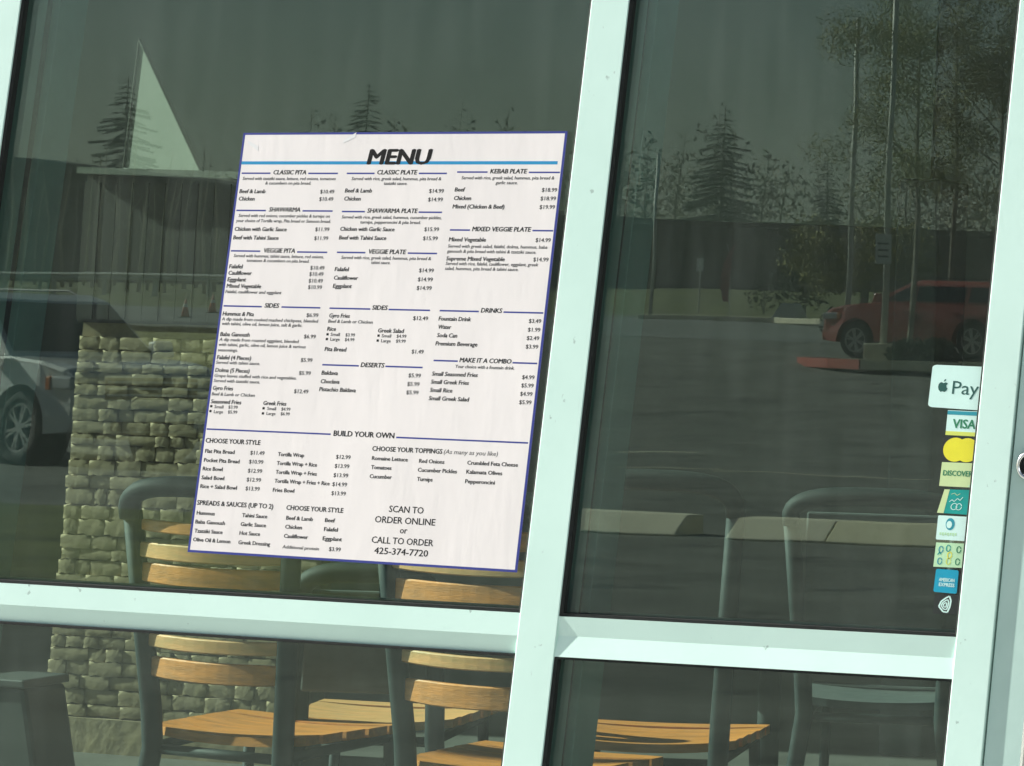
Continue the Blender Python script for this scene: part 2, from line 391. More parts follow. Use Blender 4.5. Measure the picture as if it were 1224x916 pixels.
# ------------------------------------------------------------------ poster
PQ = [(291, 159), (678.5, 157), (618, 684.5), (224, 660)]        # corners in the photograph: tl tr br bl
def homog(src, dst):
    A = []; B = []
    for (x, y), (u, v) in zip(src, dst):
        A.append([x, y, 1, 0, 0, 0, -u*x, -u*y]); B.append(u)
        A.append([0, 0, 0, x, y, 1, -v*x, -v*y]); B.append(v)
    n = 8
    for i in range(n):
        p = max(range(i, n), key=lambda r: abs(A[r][i])); A[i], A[p] = A[p], A[i]; B[i], B[p] = B[p], B[i]
        for r in range(n):
            if r != i:
                k = A[r][i]/A[i][i]
                A[r] = [a-k*b for a, b in zip(A[r], A[i])]; B[r] -= k*B[i]
    return [B[i]/A[i][i] for i in range(n)]
PH = homog(PQ, [(0, 0), (1, 0), (1, 1), (0, 1)])
def uv(x, y):
    w = PH[6]*x+PH[7]*y+1
    return ((PH[0]*x+PH[1]*y+PH[2])/w, (PH[3]*x+PH[4]*y+PH[5])/w)
YP = .0032
PC = [at(*p, YP) for p in PQ]
HU = homog([(0, 0), (1, 0), (1, 1), (0, 1)], [(p.x, p.z) for p in PC])
def on_poster(u, v, y):
    w = HU[6]*u+HU[7]*v+1
    return Vector(((HU[0]*u+HU[1]*v+HU[2])/w, y, (HU[3]*u+HU[4]*v+HU[5])/w))
poster = thing('menu_poster', 'white paper menu poster with navy border taped to the upper left pane', 'poster', PC[3])
def ploc(p): return p - PC[3]
def pquad(mb, u0, v0, u1, v1, ya, yb):
    a = [ploc(on_poster(u, v, ya)) for (u, v) in ((u0, v0), (u1, v0), (u1, v1), (u0, v1))]
    b = [ploc(on_poster(u, v, yb)) for (u, v) in ((u0, v0), (u1, v0), (u1, v1), (u0, v1))]
    mb.add(a+b, [(3, 2, 1, 0), (4, 5, 6, 7), (0, 1, 5, 4), (1, 2, 6, 5), (2, 3, 7, 6), (3, 0, 4, 7)])
YG = .004
mb = MB(); pquad(mb, 0, 0, 1, 1, YG-.0006, YG-.0001); mb.build('paper_sheet', M['poster'], poster)
mb = MB(); bw = 2.6/390; bh = 2.6/515
pquad(mb, 0, 0, 1, bh, YG-.00063, YG-.00058); pquad(mb, 0, 1-bh*1.1, 1, 1, YG-.00063, YG-.00058)
pquad(mb, 0, bh, bw, 1-bh*1.1, YG-.00063, YG-.00058); pquad(mb, 1-bw*1.1, bh, 1, 1-bh*1.1, YG-.00063, YG-.00058)
mb.build('border', M['navy'], poster)
TEXT_CACHE = {}
def glyphs(txt, bold):
    key = (txt, bold)
    if key not in TEXT_CACHE:
        cu = bpy.data.curves.new('t', 'FONT'); cu.body = txt; cu.resolution_u = 2
        cu.space_character = .97
        ob = bpy.data.objects.new('t', cu); COL.objects.link(ob)
        dg = bpy.context.evaluated_depsgraph_get(); me = bpy.data.meshes.new_from_object(ob.evaluated_get(dg))
        vs = [(p.co.x, p.co.y, 0) for p in me.vertices]; fs = [tuple(p.vertices) for p in me.polygons]
        if bold:                                            # heavier strokes: copies a hair apart, each on its own level
            s_ = {'m': .014, 'T': .045}.get(bold, .032); n = len(vs); base = list(vs); bf = list(fs)
            offs = ((-s_, 0), (s_, 0), (0, s_*.5), (0, -s_*.5))
            for q, (dx, dy) in enumerate(offs):
                vs += [(a+dx, b+dy, q+1) for a, b, _ in base]; fs += [tuple(i+n*(q+1) for i in f) for f in bf]
        bpy.data.objects.remove(ob); bpy.data.curves.remove(cu); bpy.data.meshes.remove(me)
        x0 = min(a for a, b, c in vs); x1 = max(a for a, b, c in vs)
        TEXT_CACHE[key] = ([((a-x0)/(x1-x0), b/.70, c*.000006) for a, b, c in vs], fs)     # cap height -> 1
    return TEXT_CACHE[key]
BL = {'A': (220, 150), 'B': (450, 150), 'C': (220, 330), 'D': (450, 330), 'E': (210, 500), 'F': (420, 500)}
ZM = 5.0875
def zp(b, x, y): return (BL[b][0]+x/ZM, BL[b][1]+y/ZM)
STY = {'h': (5.4, True, .17), 'i': (4.9, True, .13), 'd': (3.9, 'm', .16), 'p': (4.7, 'm', .0), 's': (3.8, 'm', .0), 'H': (5.6, True, 0.0),
       'b': (4.6, True, 0.0), 'c': (7.6, 'm', 0.0), 'T': (18.5, 'T', .17), 'g': (6.4, True, 0), 'it': (5.2, False, .2)}
def lettering(mb, b, txt, x0, x1, y, sty):
    h, bold, sh = STY[sty]
    (X0, Y0), (X1, _) = zp(b, x0, y), zp(b, x1, y)
    u0, v0 = uv(X0, Y0); yy = Y0
    for _ in range(4):
        u1, v1 = uv(X1, yy); yy += (v0-v1)*515
    hv = h/515; vs, fs = glyphs(txt, bold); n = len(mb.v)
    for (a, c, lv) in vs:
        p = ploc(on_poster(u0+(u1-u0)*a*(1) + sh*c*h/390*.75, v0-c*hv, YG-.00066-lv)); mb.v.append(p)
    for q in fs: mb.f.append(tuple(i+n for i in q)); mb.m.append(0)
def rule(mb, b, x0, x1, y, t=1.9):
    (X0, Y0), (X1, _) = zp(b, x0, y), zp(b, x1, y)
    u0, v0 = uv(X0, Y0); yy = Y0
    for _ in range(4):
        u1, v1 = uv(X1, yy); yy += (v0-v1)*515
    pquad(mb, u0, v0-t/2/515, u1, v0+t/2/515, YG-.00063, YG-.00058)
D1 = 'Served with rice, greek salad, hummus, pita bread &'
SECT = {
 'classic_pita': ([('A', 350, 525, 291), ('A', 755, 935, 292)], [('A', 'CLASSIC PITA', 540, 742, 298, 'h'), ('A', 'Served with tzatziki sauce, lettuce, red onions, tomatoes', 355, 920, 332, 'd'), ('A', '& cucumbers on pita bread.', 492, 770, 360, 'd'),
   ('A', 'Beef & Lamb', 335, 493, 412, 'i'), ('A', '$10.49', 826, 912, 414, 'p'), ('A', 'Chicken', 330, 427, 457, 'i'), ('A', '$10.49', 820, 906, 459, 'p')]),
 'shawarma': ([('A', 318, 497, 517), ('A', 720, 903, 520)], [('A', 'SHAWARMA', 514, 706, 524, 'h'), ('A', 'Served with red onions, cucumber pickles & turnips on', 330, 885, 557, 'd'), ('A', 'your choice of Tortilla wrap, Pita bread or Samoon bread.', 315, 890, 588, 'd'),
   ('A', 'Chicken with Garlic Sauce', 305, 622, 641, 'i'), ('A', '$11.99', 796, 882, 643, 'p'), ('A', 'Beef with Tahini Sauce', 297, 573, 693, 'i'), ('A', '$11.99', 790, 875, 697, 'p')]),
 'veggie_pita': ([('A', 285, 463, 763), ('A', 687, 870, 770)], [('A', 'VEGGIE PITA', 480, 674, 773, 'h'), ('A', 'Served with hummus, tahini sauce, lettuce, red onions,', 300, 848, 801, 'd'), ('A', 'tomatoes & cucumbers on pita bread.', 378, 760, 830, 'd'),
   ('A', 'Falafel', 272, 354, 869, 'i'), ('A', '$10.49', 766, 852, 877, 'p'), ('A', 'Cauliflower', 267, 410, 908, 'i'), ('A', '$10.49', 760, 846, 915, 'p'), ('C', 'Eggplant', 262, 375, 32, 'i'), ('C', '$10.49', 756, 842, 40, 'p'),
   ('C', 'Mixed Vegetable', 257, 467, 71, 'i'), ('C', '$10.99', 752, 837, 79, 'p'), ('C', 'Falafel, cauliflower and eggplant', 250, 590, 104, 'd')]),
 'left_sides': ([('C', 240, 472, 182), ('C', 592, 828, 189)], [('C', 'SIDES', 487, 575, 192, 'h'), ('C', 'Hummus & Pita', 233, 423, 240, 'i'), ('C', '$6.99', 743, 815, 249, 'p'), ('C', 'A dip made from cooked mashed chickpeas, blended', 228, 812, 270, 'd'),
   ('C', 'with tahini, olive oil, lemon juice, salt & garlic.', 228, 718, 298, 'd'), ('C', 'Baba Ganoush', 218, 397, 365, 'i'), ('C', '$6.99', 727, 799, 379, 'p'), ('C', 'A dip made from roasted eggplant, blended', 213, 694, 395, 'd'),
   ('C', 'with tahini, garlic, olive oil, lemon juice & various', 208, 738, 425, 'd'), ('C', 'seasonings.', 204, 325, 458, 'd'), ('C', 'Falafel (4 Pieces)', 198, 406, 506, 'i'), ('C', '$5.99', 708, 779, 522, 'p'), ('C', 'Served with tahini sauce.', 193, 460, 534, 'd'),
   ('C', 'Dolma (5 Pieces)', 188, 396, 583, 'i'), ('C', '$5.99', 697, 769, 601, 'p'), ('C', 'Grape leaves stuffed with rice and vegetables.', 183, 683, 614, 'd'), ('C', 'Served with tzatziki sauce.', 179, 460, 645, 'd'),
   ('C', 'Gyro Fries', 172, 296, 692, 'i'), ('C', '$12.49', 667, 754, 712, 'p'), ('C', 'Beef & Lamb or Chicken', 167, 428, 726, 'd'), ('C', 'Seasoned Fries', 161, 346, 774, 'i'), ('C', 'Greek Fries', 479, 620, 784, 'i'),
   ('C', 'Small', 183, 238, 804, 's'), ('C', '$3.99', 268, 325, 806, 's'), ('C', 'Large', 180, 236, 834, 's'), ('C', '$5.99', 265, 322, 836, 's'), ('C', 'Small', 504, 558, 815, 's'), ('C', '$4.99', 590, 645, 818, 's'), ('C', 'Large', 500, 555, 845, 's'), ('C', '$6.99', 586, 641, 847, 's')]),
 'classic_plate': ([('B', -181, -12, 292), ('B', 257, 428, 292)], [('B', 'CLASSIC PLATE', 1, 244, 298, 'h'), ('B', D1, -153, 392, 333, 'd'), ('B', 'tzatziki sauce.', 42, 186, 362, 'd'), ('B', 'Beef & Lamb', -194, -29, 408, 'i'), ('B', '$14.99', 318, 408, 410, 'p'),
   ('B', 'Chicken', -199, -98, 457, 'i'), ('B', '$14.99', 312, 402, 462, 'p')]),
 'shawarma_plate': ([('B', -211, -71, 524), ('B', 256, 398, 528)], [('B', 'SHAWARMA PLATE', -59, 247, 531, 'h'), ('B', 'Served with rice, greek salad, hummus, cucumber pickles,', -213, 394, 566, 'd'), ('B', 'turnips, pepperoncini & pita bread.', -101, 267, 597, 'd'),
   ('B', 'Chicken with Garlic Sauce', -223, 108, 641, 'i'), ('B', '$15.99', 289, 379, 643, 'p'), ('B', 'Beef with Tahini Sauce', -230, 58, 694, 'i'), ('B', '$15.99', 281, 371, 698, 'p')]),
 'veggie_plate': ([('B', -241, -68, 772), ('B', 190, 368, 777)], [('B', 'VEGGIE PLATE', -53, 176, 780, 'h'), ('B', D1, -216, 330, 812, 'd'), ('B', 'tahini sauce.', -35, 83, 843, 'd'), ('B', 'Falafel', -256, -171, 886, 'i'), ('B', '$14.99', 257, 347, 893, 'p'),
   ('C', 'Cauliflower', 908, 1056, 22, 'i'), ('D', '$14.99', 250, 341, 32, 'p'), ('C', 'Eggplant', 903, 1018, 72, 'i'), ('D', '$14.99', 243, 334, 84, 'p')]),
 'middle_sides': ([('C', 884, 1132, 196), ('D', 73, 325, 204)], [('D', 'SIDES', -29, 65, 205, 'h'), ('C', 'Gyro Fries', 880, 1006, 252, 'i'), ('D', '$12.49', 221, 312, 268, 'p'), ('C', 'Beef & Lamb or Chicken', 875, 1145, 284, 'd'), ('C', 'Rice', 868, 922, 333, 'i'), ('D', 'Greek Salad', 6, 164, 343, 'i'),
   ('C', 'Small', 890, 946, 364, 's'), ('C', '$3.99', 980, 1038, 367, 's'), ('C', 'Large', 888, 945, 393, 's'), ('C', '$4.99', 976, 1034, 396, 's'), ('D', 'Small', 30, 88, 373, 's'), ('D', '$4.99', 121, 180, 375, 's'), ('D', 'Large', 27, 85, 403, 's'), ('D', '$9.99', 117, 176, 405, 's'),
   ('C', 'Pita Bread', 853, 984, 456, 'i'), ('D', '$1.49', 212, 285, 471, 'p')]),
 'deserts': ([('C', 840, 1062, 540), ('D', 54, 280, 550)], [('D', 'DESERTS', -98, 45, 553, 'h'), ('C', 'Baklava', 834, 934, 600, 'i'), ('D', '$5.99', 193, 268, 616, 'p'), ('C', 'Choclava', 828, 944, 652, 'i'), ('D', '$5.99', 186, 260, 668, 'p'), ('C', 'Pistachio Baklava', 820, 1043, 700, 'i'), ('D', '$5.99', 180, 254, 719, 'p')]),
 'kebab_plate': ([('B', 490, 675, 284), ('B', 926, 1115, 286)], [('B', 'KEBAB PLATE', 690, 912, 292, 'h'), ('B', D1, 515, 1080, 328, 'd'), ('B', 'garlic sauce.', 723, 857, 358, 'd'), ('B', 'Beef', 474, 536, 402, 'i'), ('B', '$18.99', 1004, 1097, 404, 'p'), ('B', 'Chicken', 468, 574, 454, 'i'), ('B', '$18.99', 996, 1090, 456, 'p'),
   ('B', 'Mixed (Chicken & Beef)', 461, 776, 505, 'i'), ('B', '$19.99', 990, 1084, 508, 'p')]),
 'mixed_veggie_plate': ([('B', 446, 568, 636), ('B', 948, 1074, 640)], [('B', 'MIXED VEGGIE PLATE', 580, 936, 643, 'h'), ('B', 'Mixed Vegetable', 438, 664, 705, 'i'), ('B', '$14.99', 966, 1058, 709, 'p'), ('B', 'Served with greek salad, falafel, dolma, hummus, baba', 433, 1038, 743, 'd'), ('B', 'ganoush & pita bread with tahini & tzatziki sauce.', 428, 970, 774, 'd'),
   ('B', 'Supreme Mixed Vegetable', 422, 778, 821, 'i'), ('B', '$14.99', 952, 1045, 827, 'p'), ('B', 'Served with rice, falafel, cauliflower, eggplant, greek', 419, 982, 849, 'd'), ('B', 'salad, hummus, pita bread & tahini sauce.', 415, 862, 879, 'd')]),
 'drinks': ([('D', 384, 622, 211), ('D', 772, 1014, 220)], [('D', 'DRINKS', 633, 761, 222, 'h'), ('D', 'Fountain Drink', 376, 573, 271, 'i'), ('D', '$3.49', 925, 1000, 285, 'p'), ('D', 'Water', 372, 452, 321, 'i'), ('D', '$1.99', 919, 995, 338, 'p'), ('D', 'Soda Can', 366, 489, 372, 'i'), ('D', '$2.49', 912, 988, 389, 'p'), ('D', 'Premium Beverage', 357, 612, 422, 'i'), ('D', '$3.99', 906, 982, 441, 'p')]),
 'combo': ([('D', 347, 494, 514), ('D', 827, 977, 528)], [('D', 'MAKE IT A COMBO', 503, 818, 524, 'h'), ('D', 'Your choice with a fountain drink.', 476, 838, 559, 'd'), ('D', 'Small Seasoned Fries', 335, 614, 606, 'i'), ('D', '$4.99', 884, 959, 627, 'p'), ('D', 'Small Greek Fries', 329, 560, 655, 'i'), ('D', '$5.99', 879, 954, 677, 'p'),
   ('D', 'Small Rice', 323, 460, 705, 'i'), ('D', '$4.99', 872, 947, 728, 'p'), ('D', 'Small Greek Salad', 316, 560, 755, 'i'), ('D', '$5.99', 866, 941, 779, 'p')]),
 'build_your_own': ([('E', 188, 942, 66), ('F', 272, 1074, 117)], [('E', 'BUILD YOUR OWN', 958, 1328, 107, 'g'), ('E', 'CHOOSE YOUR STYLE', 180, 514, 148, 'H'), ('E', 'Flat Pita Bread', 177, 357, 210, 'b'), ('E', '$11.49', 452, 538, 221, 'p'), ('E', 'Pocket Pita Bread', 170, 387, 265, 'b'), ('E', '$10.99', 444, 531, 275, 'p'),
   ('E', 'Rice Bowl', 163, 284, 317, 'b'), ('E', '$12.99', 437, 524, 330, 'p'), ('E', 'Salad Bowl', 155, 294, 371, 'b'), ('E', '$12.99', 430, 517, 384, 'p'), ('E', 'Rice + Salad Bowl', 148, 371, 424, 'b'), ('E', '$13.99', 423, 509, 438, 'p'),
   ('E', 'Tortilla Wrap', 620, 780, 230, 'b'), ('E', '$12.99', 973, 1062, 246, 'p'), ('E', 'Tortilla Wrap + Rice', 613, 858, 284, 'b'), ('E', '$13.99', 965, 1054, 301, 'p'), ('E', 'Tortilla Wrap + Fries', 606, 857, 338, 'b'), ('E', '$13.99', 958, 1047, 357, 'p'),
   ('E', 'Tortilla Wrap + Fries + Rice', 599, 935, 392, 'b'), ('E', '$14.99', 951, 1040, 412, 'p'), ('E', 'Fries Bowl', 589, 720, 447, 'b'), ('E', '$13.99', 945, 1033, 467, 'p')]),
 'spreads': ([], [('E', 'SPREADS & SAUCES (UP TO 2)', 128, 592, 526, 'H'), ('E', 'Hummus', 126, 237, 586, 'b'), ('E', 'Tahini Sauce', 402, 556, 601, 'b'), ('E', 'Baba Ganoush', 118, 299, 640, 'b'), ('E', 'Garlic Sauce', 393, 548, 655, 'b'), ('E', 'Tzatziki Sauce', 112, 284, 695, 'b'), ('E', 'Hot Sauce', 386, 512, 709, 'b'),
   ('E', 'Olive Oil & Lemon', 104, 331, 748, 'b'), ('E', 'Greek Dressing', 379, 573, 766, 'b')]),
 'proteins': ([], [('E', 'CHOOSE YOUR STYLE', 671, 1018, 557, 'H'), ('E', 'Beef & Lamb', 670, 833, 617, 'b'), ('E', 'Beef', 906, 968, 631, 'b'), ('E', 'Chicken', 664, 767, 671, 'b'), ('E', 'Falafel', 900, 985, 686, 'b'), ('E', 'Cauliflower', 656, 804, 727, 'b'), ('E', 'Eggplant', 892, 1010, 742, 'b'), ('E', 'Additional protein', 647, 870, 791, 'd'), ('E', '$3.99', 930, 1002, 807, 'p')]),
 'toppings': ([], [('F', 'CHOOSE YOUR TOPPINGS', 125, 552, 198, 'H'), ('F', '(As many as you like)', 560, 888, 216, 'it'), ('F', 'Romaine Lettuce', 123, 342, 254, 'b'), ('F', 'Red Onions', 410, 565, 271, 'b'), ('F', 'Crumbled Feta Cheese', 703, 1012, 282, 'b'), ('F', 'Tomatoes', 118, 243, 309, 'b'), ('F', 'Cucumber Pickles', 402, 641, 325, 'b'),
   ('F', 'Kalamata Olives', 697, 916, 337, 'b'), ('F', 'Cucumber', 109, 245, 364, 'b'), ('F', 'Turnips', 397, 493, 381, 'b'), ('F', 'Pepperoncini', 690, 871, 395, 'b')]),
 'order_note': ([], [('F', 'SCAN TO', 227, 437, 570, 'c'), ('F', 'ORDER ONLINE', 141, 508, 633, 'c'), ('F', 'or', 293, 338, 700, 'c'), ('F', 'CALL TO ORDER', 121, 496, 757, 'c'), ('F', '425-374-7720', 136, 464, 823, 'c')]),
}
BUL = [('C', 165, 792), ('C', 160, 822), ('C', 483, 805), ('C', 479, 836), ('C', 872, 355), ('C', 868, 384), ('D', 12, 363), ('D', 7, 393)]
mb = MB(); u0, v0 = uv(291, 194.8); pquad(mb, .006, v0-1.9/515, .981, v0+2.1/515, YG-.00063, YG-.00058); mb.build('cyan_stripe', M['cyan'], poster)
mb = MB(); lettering(mb, 'B', 'MENU', -62, 322, 236, 'T')
mb.build('title_lettering', M['ink'], poster)
for nm, (rules, lines) in SECT.items():
    mb = MB()
    for l in lines: lettering(mb, *l)
    if nm in ('left_sides', 'middle_sides'):
        for (b, x, y) in BUL:
            if (nm == 'left_sides') == (b == 'C' and x < 600):
                u0, v0 = uv(*zp(b, x, y)); pquad(mb, u0-.0035, v0-.0027, u0+.0035, v0+.0027, YG-.00066, YG-.0006)
    mb.build(nm+'_lettering', M['ink'], poster)
    for r in rules:
        mb = MB(); rule(mb, *r); mb.build('rule_line', M['navy'], poster)
# clear tape at the top corners
M['tape'] = mat('matte_tape', (.84, .83, .83), .25)
for (u, v, s) in ((.025, .022, 1), (.33, .022, -1)):
    mb = MB(); a = [ploc(on_poster(u+du, v+dv, YG-y)) for y in (.00072, .00068) for du, dv in ((-.008, -.004*s), (.028, .010*s), (.030, .022*s), (-.006, .004*s))]
    mb.add(a, [(0, 1, 2, 3), (7, 6, 5, 4)]).build('tape_strip', M['tape'], poster)
# ------------------------------------------------------------------ payment stickers inside the upper right pane
YS = .0035
def quad_sticker(name, label, corners, m, r=0.0, group=None):
    """corners tl,tr,br,bl in the photograph; returns thing + mapping from (u,v) to local coordinates"""
    P = [at(*c, YS) for c in corners]; org = P[3]
    t = thing(name, label, 'sticker', org, 0, group)
    def mp(u, v, lift=0):
        p = (P[0]*(1-u)+P[1]*u)*(1-v) + (P[3]*(1-u)+P[2]*u)*v
        return Vector((p.x-org.x, -lift, p.z-org.z))
    pts = []
    if r:
        for (cu, cv, a0) in ((r, r, 180), (1-r, r, 270), (1-r, 1-r, 0), (r, 1-r, 90)):
            for k in range(6):
                a = math.radians(a0+k*18); pts.append((cu+r*math.cos(a), cv+r*math.sin(a)))
    else: pts = [(0, 0), (1, 0), (1, 1), (0, 1)]
    flat(t, mp, pts, m, 'backing', 0, -.0003)
    return t, mp
def flat(t, mp, pts, m, name, l0=.0001, l1=0.0):
    n = len(pts); v = [mp(u, v_, l0) for u, v_ in pts] + [mp(u, v_, l1) for u, v_ in pts]
    f = [tuple(range(n)), tuple(range(2*n-1, n-1, -1))] + [(i, i+n, (i+1) % n+n, (i+1) % n) for i in range(n)]
    return MB().add(v, f).build(name, m, t)
def print_text(t, mp, txt, u0, u1, v0, h, m, bold=False, name='lettering'):
    vs, fs = glyphs(txt, bold)
    return MB().add([mp(u0+(u1-u0)*a, v0-h*c, .00012+lv) for a, c, lv in vs], fs).build(name, m, t)
def stroke(t, mp, pts, w, m, name='emblem', asp=1.0):
    mb = MB(); 
    for (a, b), (c, d) in zip(pts, pts[1:]):
        L = math.hypot(c-a, (d-b)); nx, ny = -(d-b)/L*w, (c-a)/L*w*asp
        mb.add([mp(a+nx, b+ny, .00012), mp(c+nx, d+ny, .00012), mp(c-nx, d-ny, .00012), mp(a-nx, b-ny, .00012)], [(0, 1, 2, 3)])
    return mb.build(name, m, t)
def ell(cu, cv, ru, rv, n=28, a0=0, a1=360): return [(cu+ru*math.cos(math.radians(a0+(a1-a0)*k/n)), cv+rv*math.sin(math.radians(a0+(a1-a0)*k/n))) for k in range(n+(a1-a0 < 360))]
# 1 phone payment sticker
t, mp = quad_sticker('payment_sticker', 'large rounded mint sticker with apple emblem and the word Pay, topmost of the column', [(1115, 436), (1196, 439.5), (1190, 492), (1109, 486.5)], M['st_white'], .07)
ap = lambda L: [(.117+(u-.175)*.84, .32+(v-.27)*.68) for u, v in L]
flat(t, mp, ap([(.265, .37), (.275, .30), (.30, .27), (.295, .34)]), M['st_ink'], 'apple_leaf')
flat(t, mp, ap([(.20, .41), (.23, .39), (.265, .42), (.30, .39), (.335, .41), (.335, .44), (.315, .50), (.325, .57), (.345, .60), (.325, .68), (.295, .725), (.26, .70), (.225, .725), (.19, .66), (.175, .56), (.18, .47)]), M['st_ink'], 'apple_emblem')
print_text(t, mp, 'Pay', .33, .72, .66, .31, M['st_ink'])
# 2 visa
t, mp = quad_sticker('payment_sticker', 'pale sticker with teal top band and yellow bottom band, second from the top', [(1133, 490.5), (1190, 493), (1186, 523), (1130, 520)], M['st_white'])
flat(t, mp, [(0, .02), (1, .02), (1, .17), (0, .17)], M['st_seablue'], 'top_band'); flat(t, mp, [(0, .84), (1, .84), (1, 1), (0, 1)], M['st_gold'], 'bottom_band')
print_text(t, mp, 'VISA', .13, .62, .70, .36, M['st_dgreen'], True)
# 3 two overlapping discs
t, mp = quad_sticker('payment_sticker', 'yellow sticker of two merged discs, third from the top of the column', [(1128, 522), (1174, 524), (1171, 554), (1125, 552)], M['st_black'])
for cu in (.33, .64):
    flat(t, mp, ell(cu, .5, .31, .48), M['st_yellow'], 'disc', .0001+cu*.0001, 0)
# 4 discover
t, mp = quad_sticker('payment_sticker', 'pale yellow green sticker lettered DISCOVER, fourth from the top of the column', [(1126, 552.5), (1182, 554.5), (1179, 584), (1122.5, 581)], M['st_cream'])
print_text(t, mp, 'DISCOVER', .05, .68, .55, .22, M['st_dgreen'], True); flat(t, mp, ell(.76, .98, .16, .13, 12, 180, 360), M['st_green'], 'arc')
# 5 teal card with cream side
t, mp = quad_sticker('payment_sticker', 'teal sticker with slanted cream stripe at its left, fifth from the top', [(1129, 585), (1161, 586), (1157, 615.5), (1120, 613)], M['st_teal'])
flat(t, mp, [(0, 0), (.20, 0), (.21, 1), (0, 1)], M['st_cream'], 'side_stripe')
stroke(t, mp, [(.30, .52), (.38, .42), (.46, .50), (.56, .36), (.66, .44), (.74, .30)], .012, M['st_white']); stroke(t, mp, ell(.50, .70, .10, .13), .014, M['st_white'], 'ring'); stroke(t, mp, ell(.66, .70, .09, .13), .014, M['st_white'], 'ring')
stroke(t, mp, [(.30, .20), (.40, .14), (.52, .24), (.62, .16)], .010, M['st_cream'])
# 6 white with blue emblem
t, mp = quad_sticker('payment_sticker', 'white sticker with a blue swirl above faint print, sixth from the top', [(1121.5, 616), (1157, 618), (1154.5, 647), (1118.5, 645)], M['st_white'], .05)
flat(t, mp, ell(.43, .34, .15, .25), M['st_seablue'], 'swirl'); flat(t, mp, ell(.40, .36, .09, .15), M['st_white'], 'swirl_gap', .0002); stroke(t, mp, ell(.39, .36, .05, .09), .012, M['st_seablue'], 'swirl_line')
for k in range(7): flat(t, mp, [(.10+k*.085, .70), (.16+k*.085, .69), (.16+k*.085, .80+(k % 2)*.05), (.10+k*.085, .80)], M['st_green'], 'print_mark')
# 7 green with five emblems
t, mp = quad_sticker('payment_sticker', 'light green sticker scattered with small round emblems, seventh from the top of the column', [(1119, 648.5), (1153, 650), (1150, 679), (1115.5, 677.5)], M['st_green'])
for (u, v_, c) in ((.20, .28, 'st_seablue'), (.45, .22, 'st_teal'), (.82, .26, 'st_dgreen'), (.20, .76, 'st_seablue'), (.50, .76, 'st_gold'), (.82, .76, 'st_dgreen'), (.52, .50, 'st_yellow')):
    stroke(t, mp, ell(u, v_, .07, .13), .018, M[c], 'emblem')
stroke(t, mp, [(.10, .50), (.16, .40), (.22, .48)], .02, M['st_teal'], 'emblem')
# 8 blue
t, mp = quad_sticker('payment_sticker', 'bright blue sticker with small white lettering, eighth from the top of the column', [(1119, 680), (1146, 682), (1143.5, 710), (1115.5, 707.5)], M['st_blue'], .08)
print_text(t, mp, 'AMERICAN', .18, .86, .52, .15, M['st_white'], True); print_text(t, mp, 'EXPRESS', .20, .88, .73, .15, M['st_white'], True)
# 9 contactless mark
t, mp = quad_sticker('payment_sticker', 'black sticker with a white contactless wave mark, lowest of the column', [(1117.5, 710), (1146, 711.5), (1143.5, 735), (1115, 733.5)], M['st_black'])
wv = [(.22, .62), (.30, .36), (.48, .18), (.62, .08), (.70, .30), (.68, .62), (.60, .90), (.42, .88), (.22, .62)]
stroke(t, mp, wv, .035, M['st_white'], 'wave')
for s_ in (.62, .30): stroke(t, mp, [(.47+(a-.47)*s_, .54+(b-.54)*s_) for a, b in wv], .028, M['st_white'], 'wave')

# ------------------------------------------------------------------ the shop around the window
x_l, x_r = m0l(0)-bay*NB-.1, m2r(0)+1.1
st = lambda o: tag(o, kind='structure')
YW = 10.3
st(MB().box(x_l-.3, x_r+3, .0, YW+.3, -.20, 0).build('shop_floor', M['floor']))
st(MB().box(x_l-.3, x_r+3, .16, YW+.3, 6.2, 6.4).build('shop_ceiling', M['ceiling']))
bld = thing('shop_building', 'shop building around the mint framed window, dark lower wall and pale upper wall inside', 'building', (0, 0, 0))
MB().box(x_l-.5, x_r+3.2, -.02, .16, ZT+.06, 6.5).build('fascia_wall', M['fascia'], bld)
MB().box(x_l-.12, x_l, -.0, YW+.3, 6.02, 6.5).build('side_wall', M['walldark'], bld)
sw = thing('side_window', 'tall unseen window added in the side wall to let the sun onto the chairs', 'window', (x_l-.06, 0, 0))  # unseen glazing, added so the sun reaches the chairs and half wall
for k in range(4): MB().box(-.04, .04, .2+k*1.8, .25+k*1.8, .1, 6.0).build('mullion', M['paint_in'], sw)
MB().box(-.05, .05, 0, 5.66, 0, .1).build('sill_member', M['paint_in'], sw); MB().box(-.05, .05, 0, 5.66, 5.98, 6.02).build('head_member', M['paint_in'], sw)
MB().box(x_l-.12, x_l, 5.66, YW+.3, 0, 6.02).build('side_wall', M['walldark'], bld)
for k in range(3): MB().box(-.004, .004, .252+k*1.8, .198+(k+1)*1.8, .1, 5.98).build('glass_pane', M['glass'], sw)
MB().box(x_r, x_r+3.2, -.02, .16, 0, ZT+.06).build('street_wall', M['fascia'], bld)
MB().box(x_r+3.0, x_r+3.2, .16, YW+.3, 0, 6.2).build('side_wall', M['walldark'], bld)
MB().box(x_l-.5, x_r+3.2, -.02, YW+.5, 6.5, 6.7).build('roof', M['fascia'], bld)
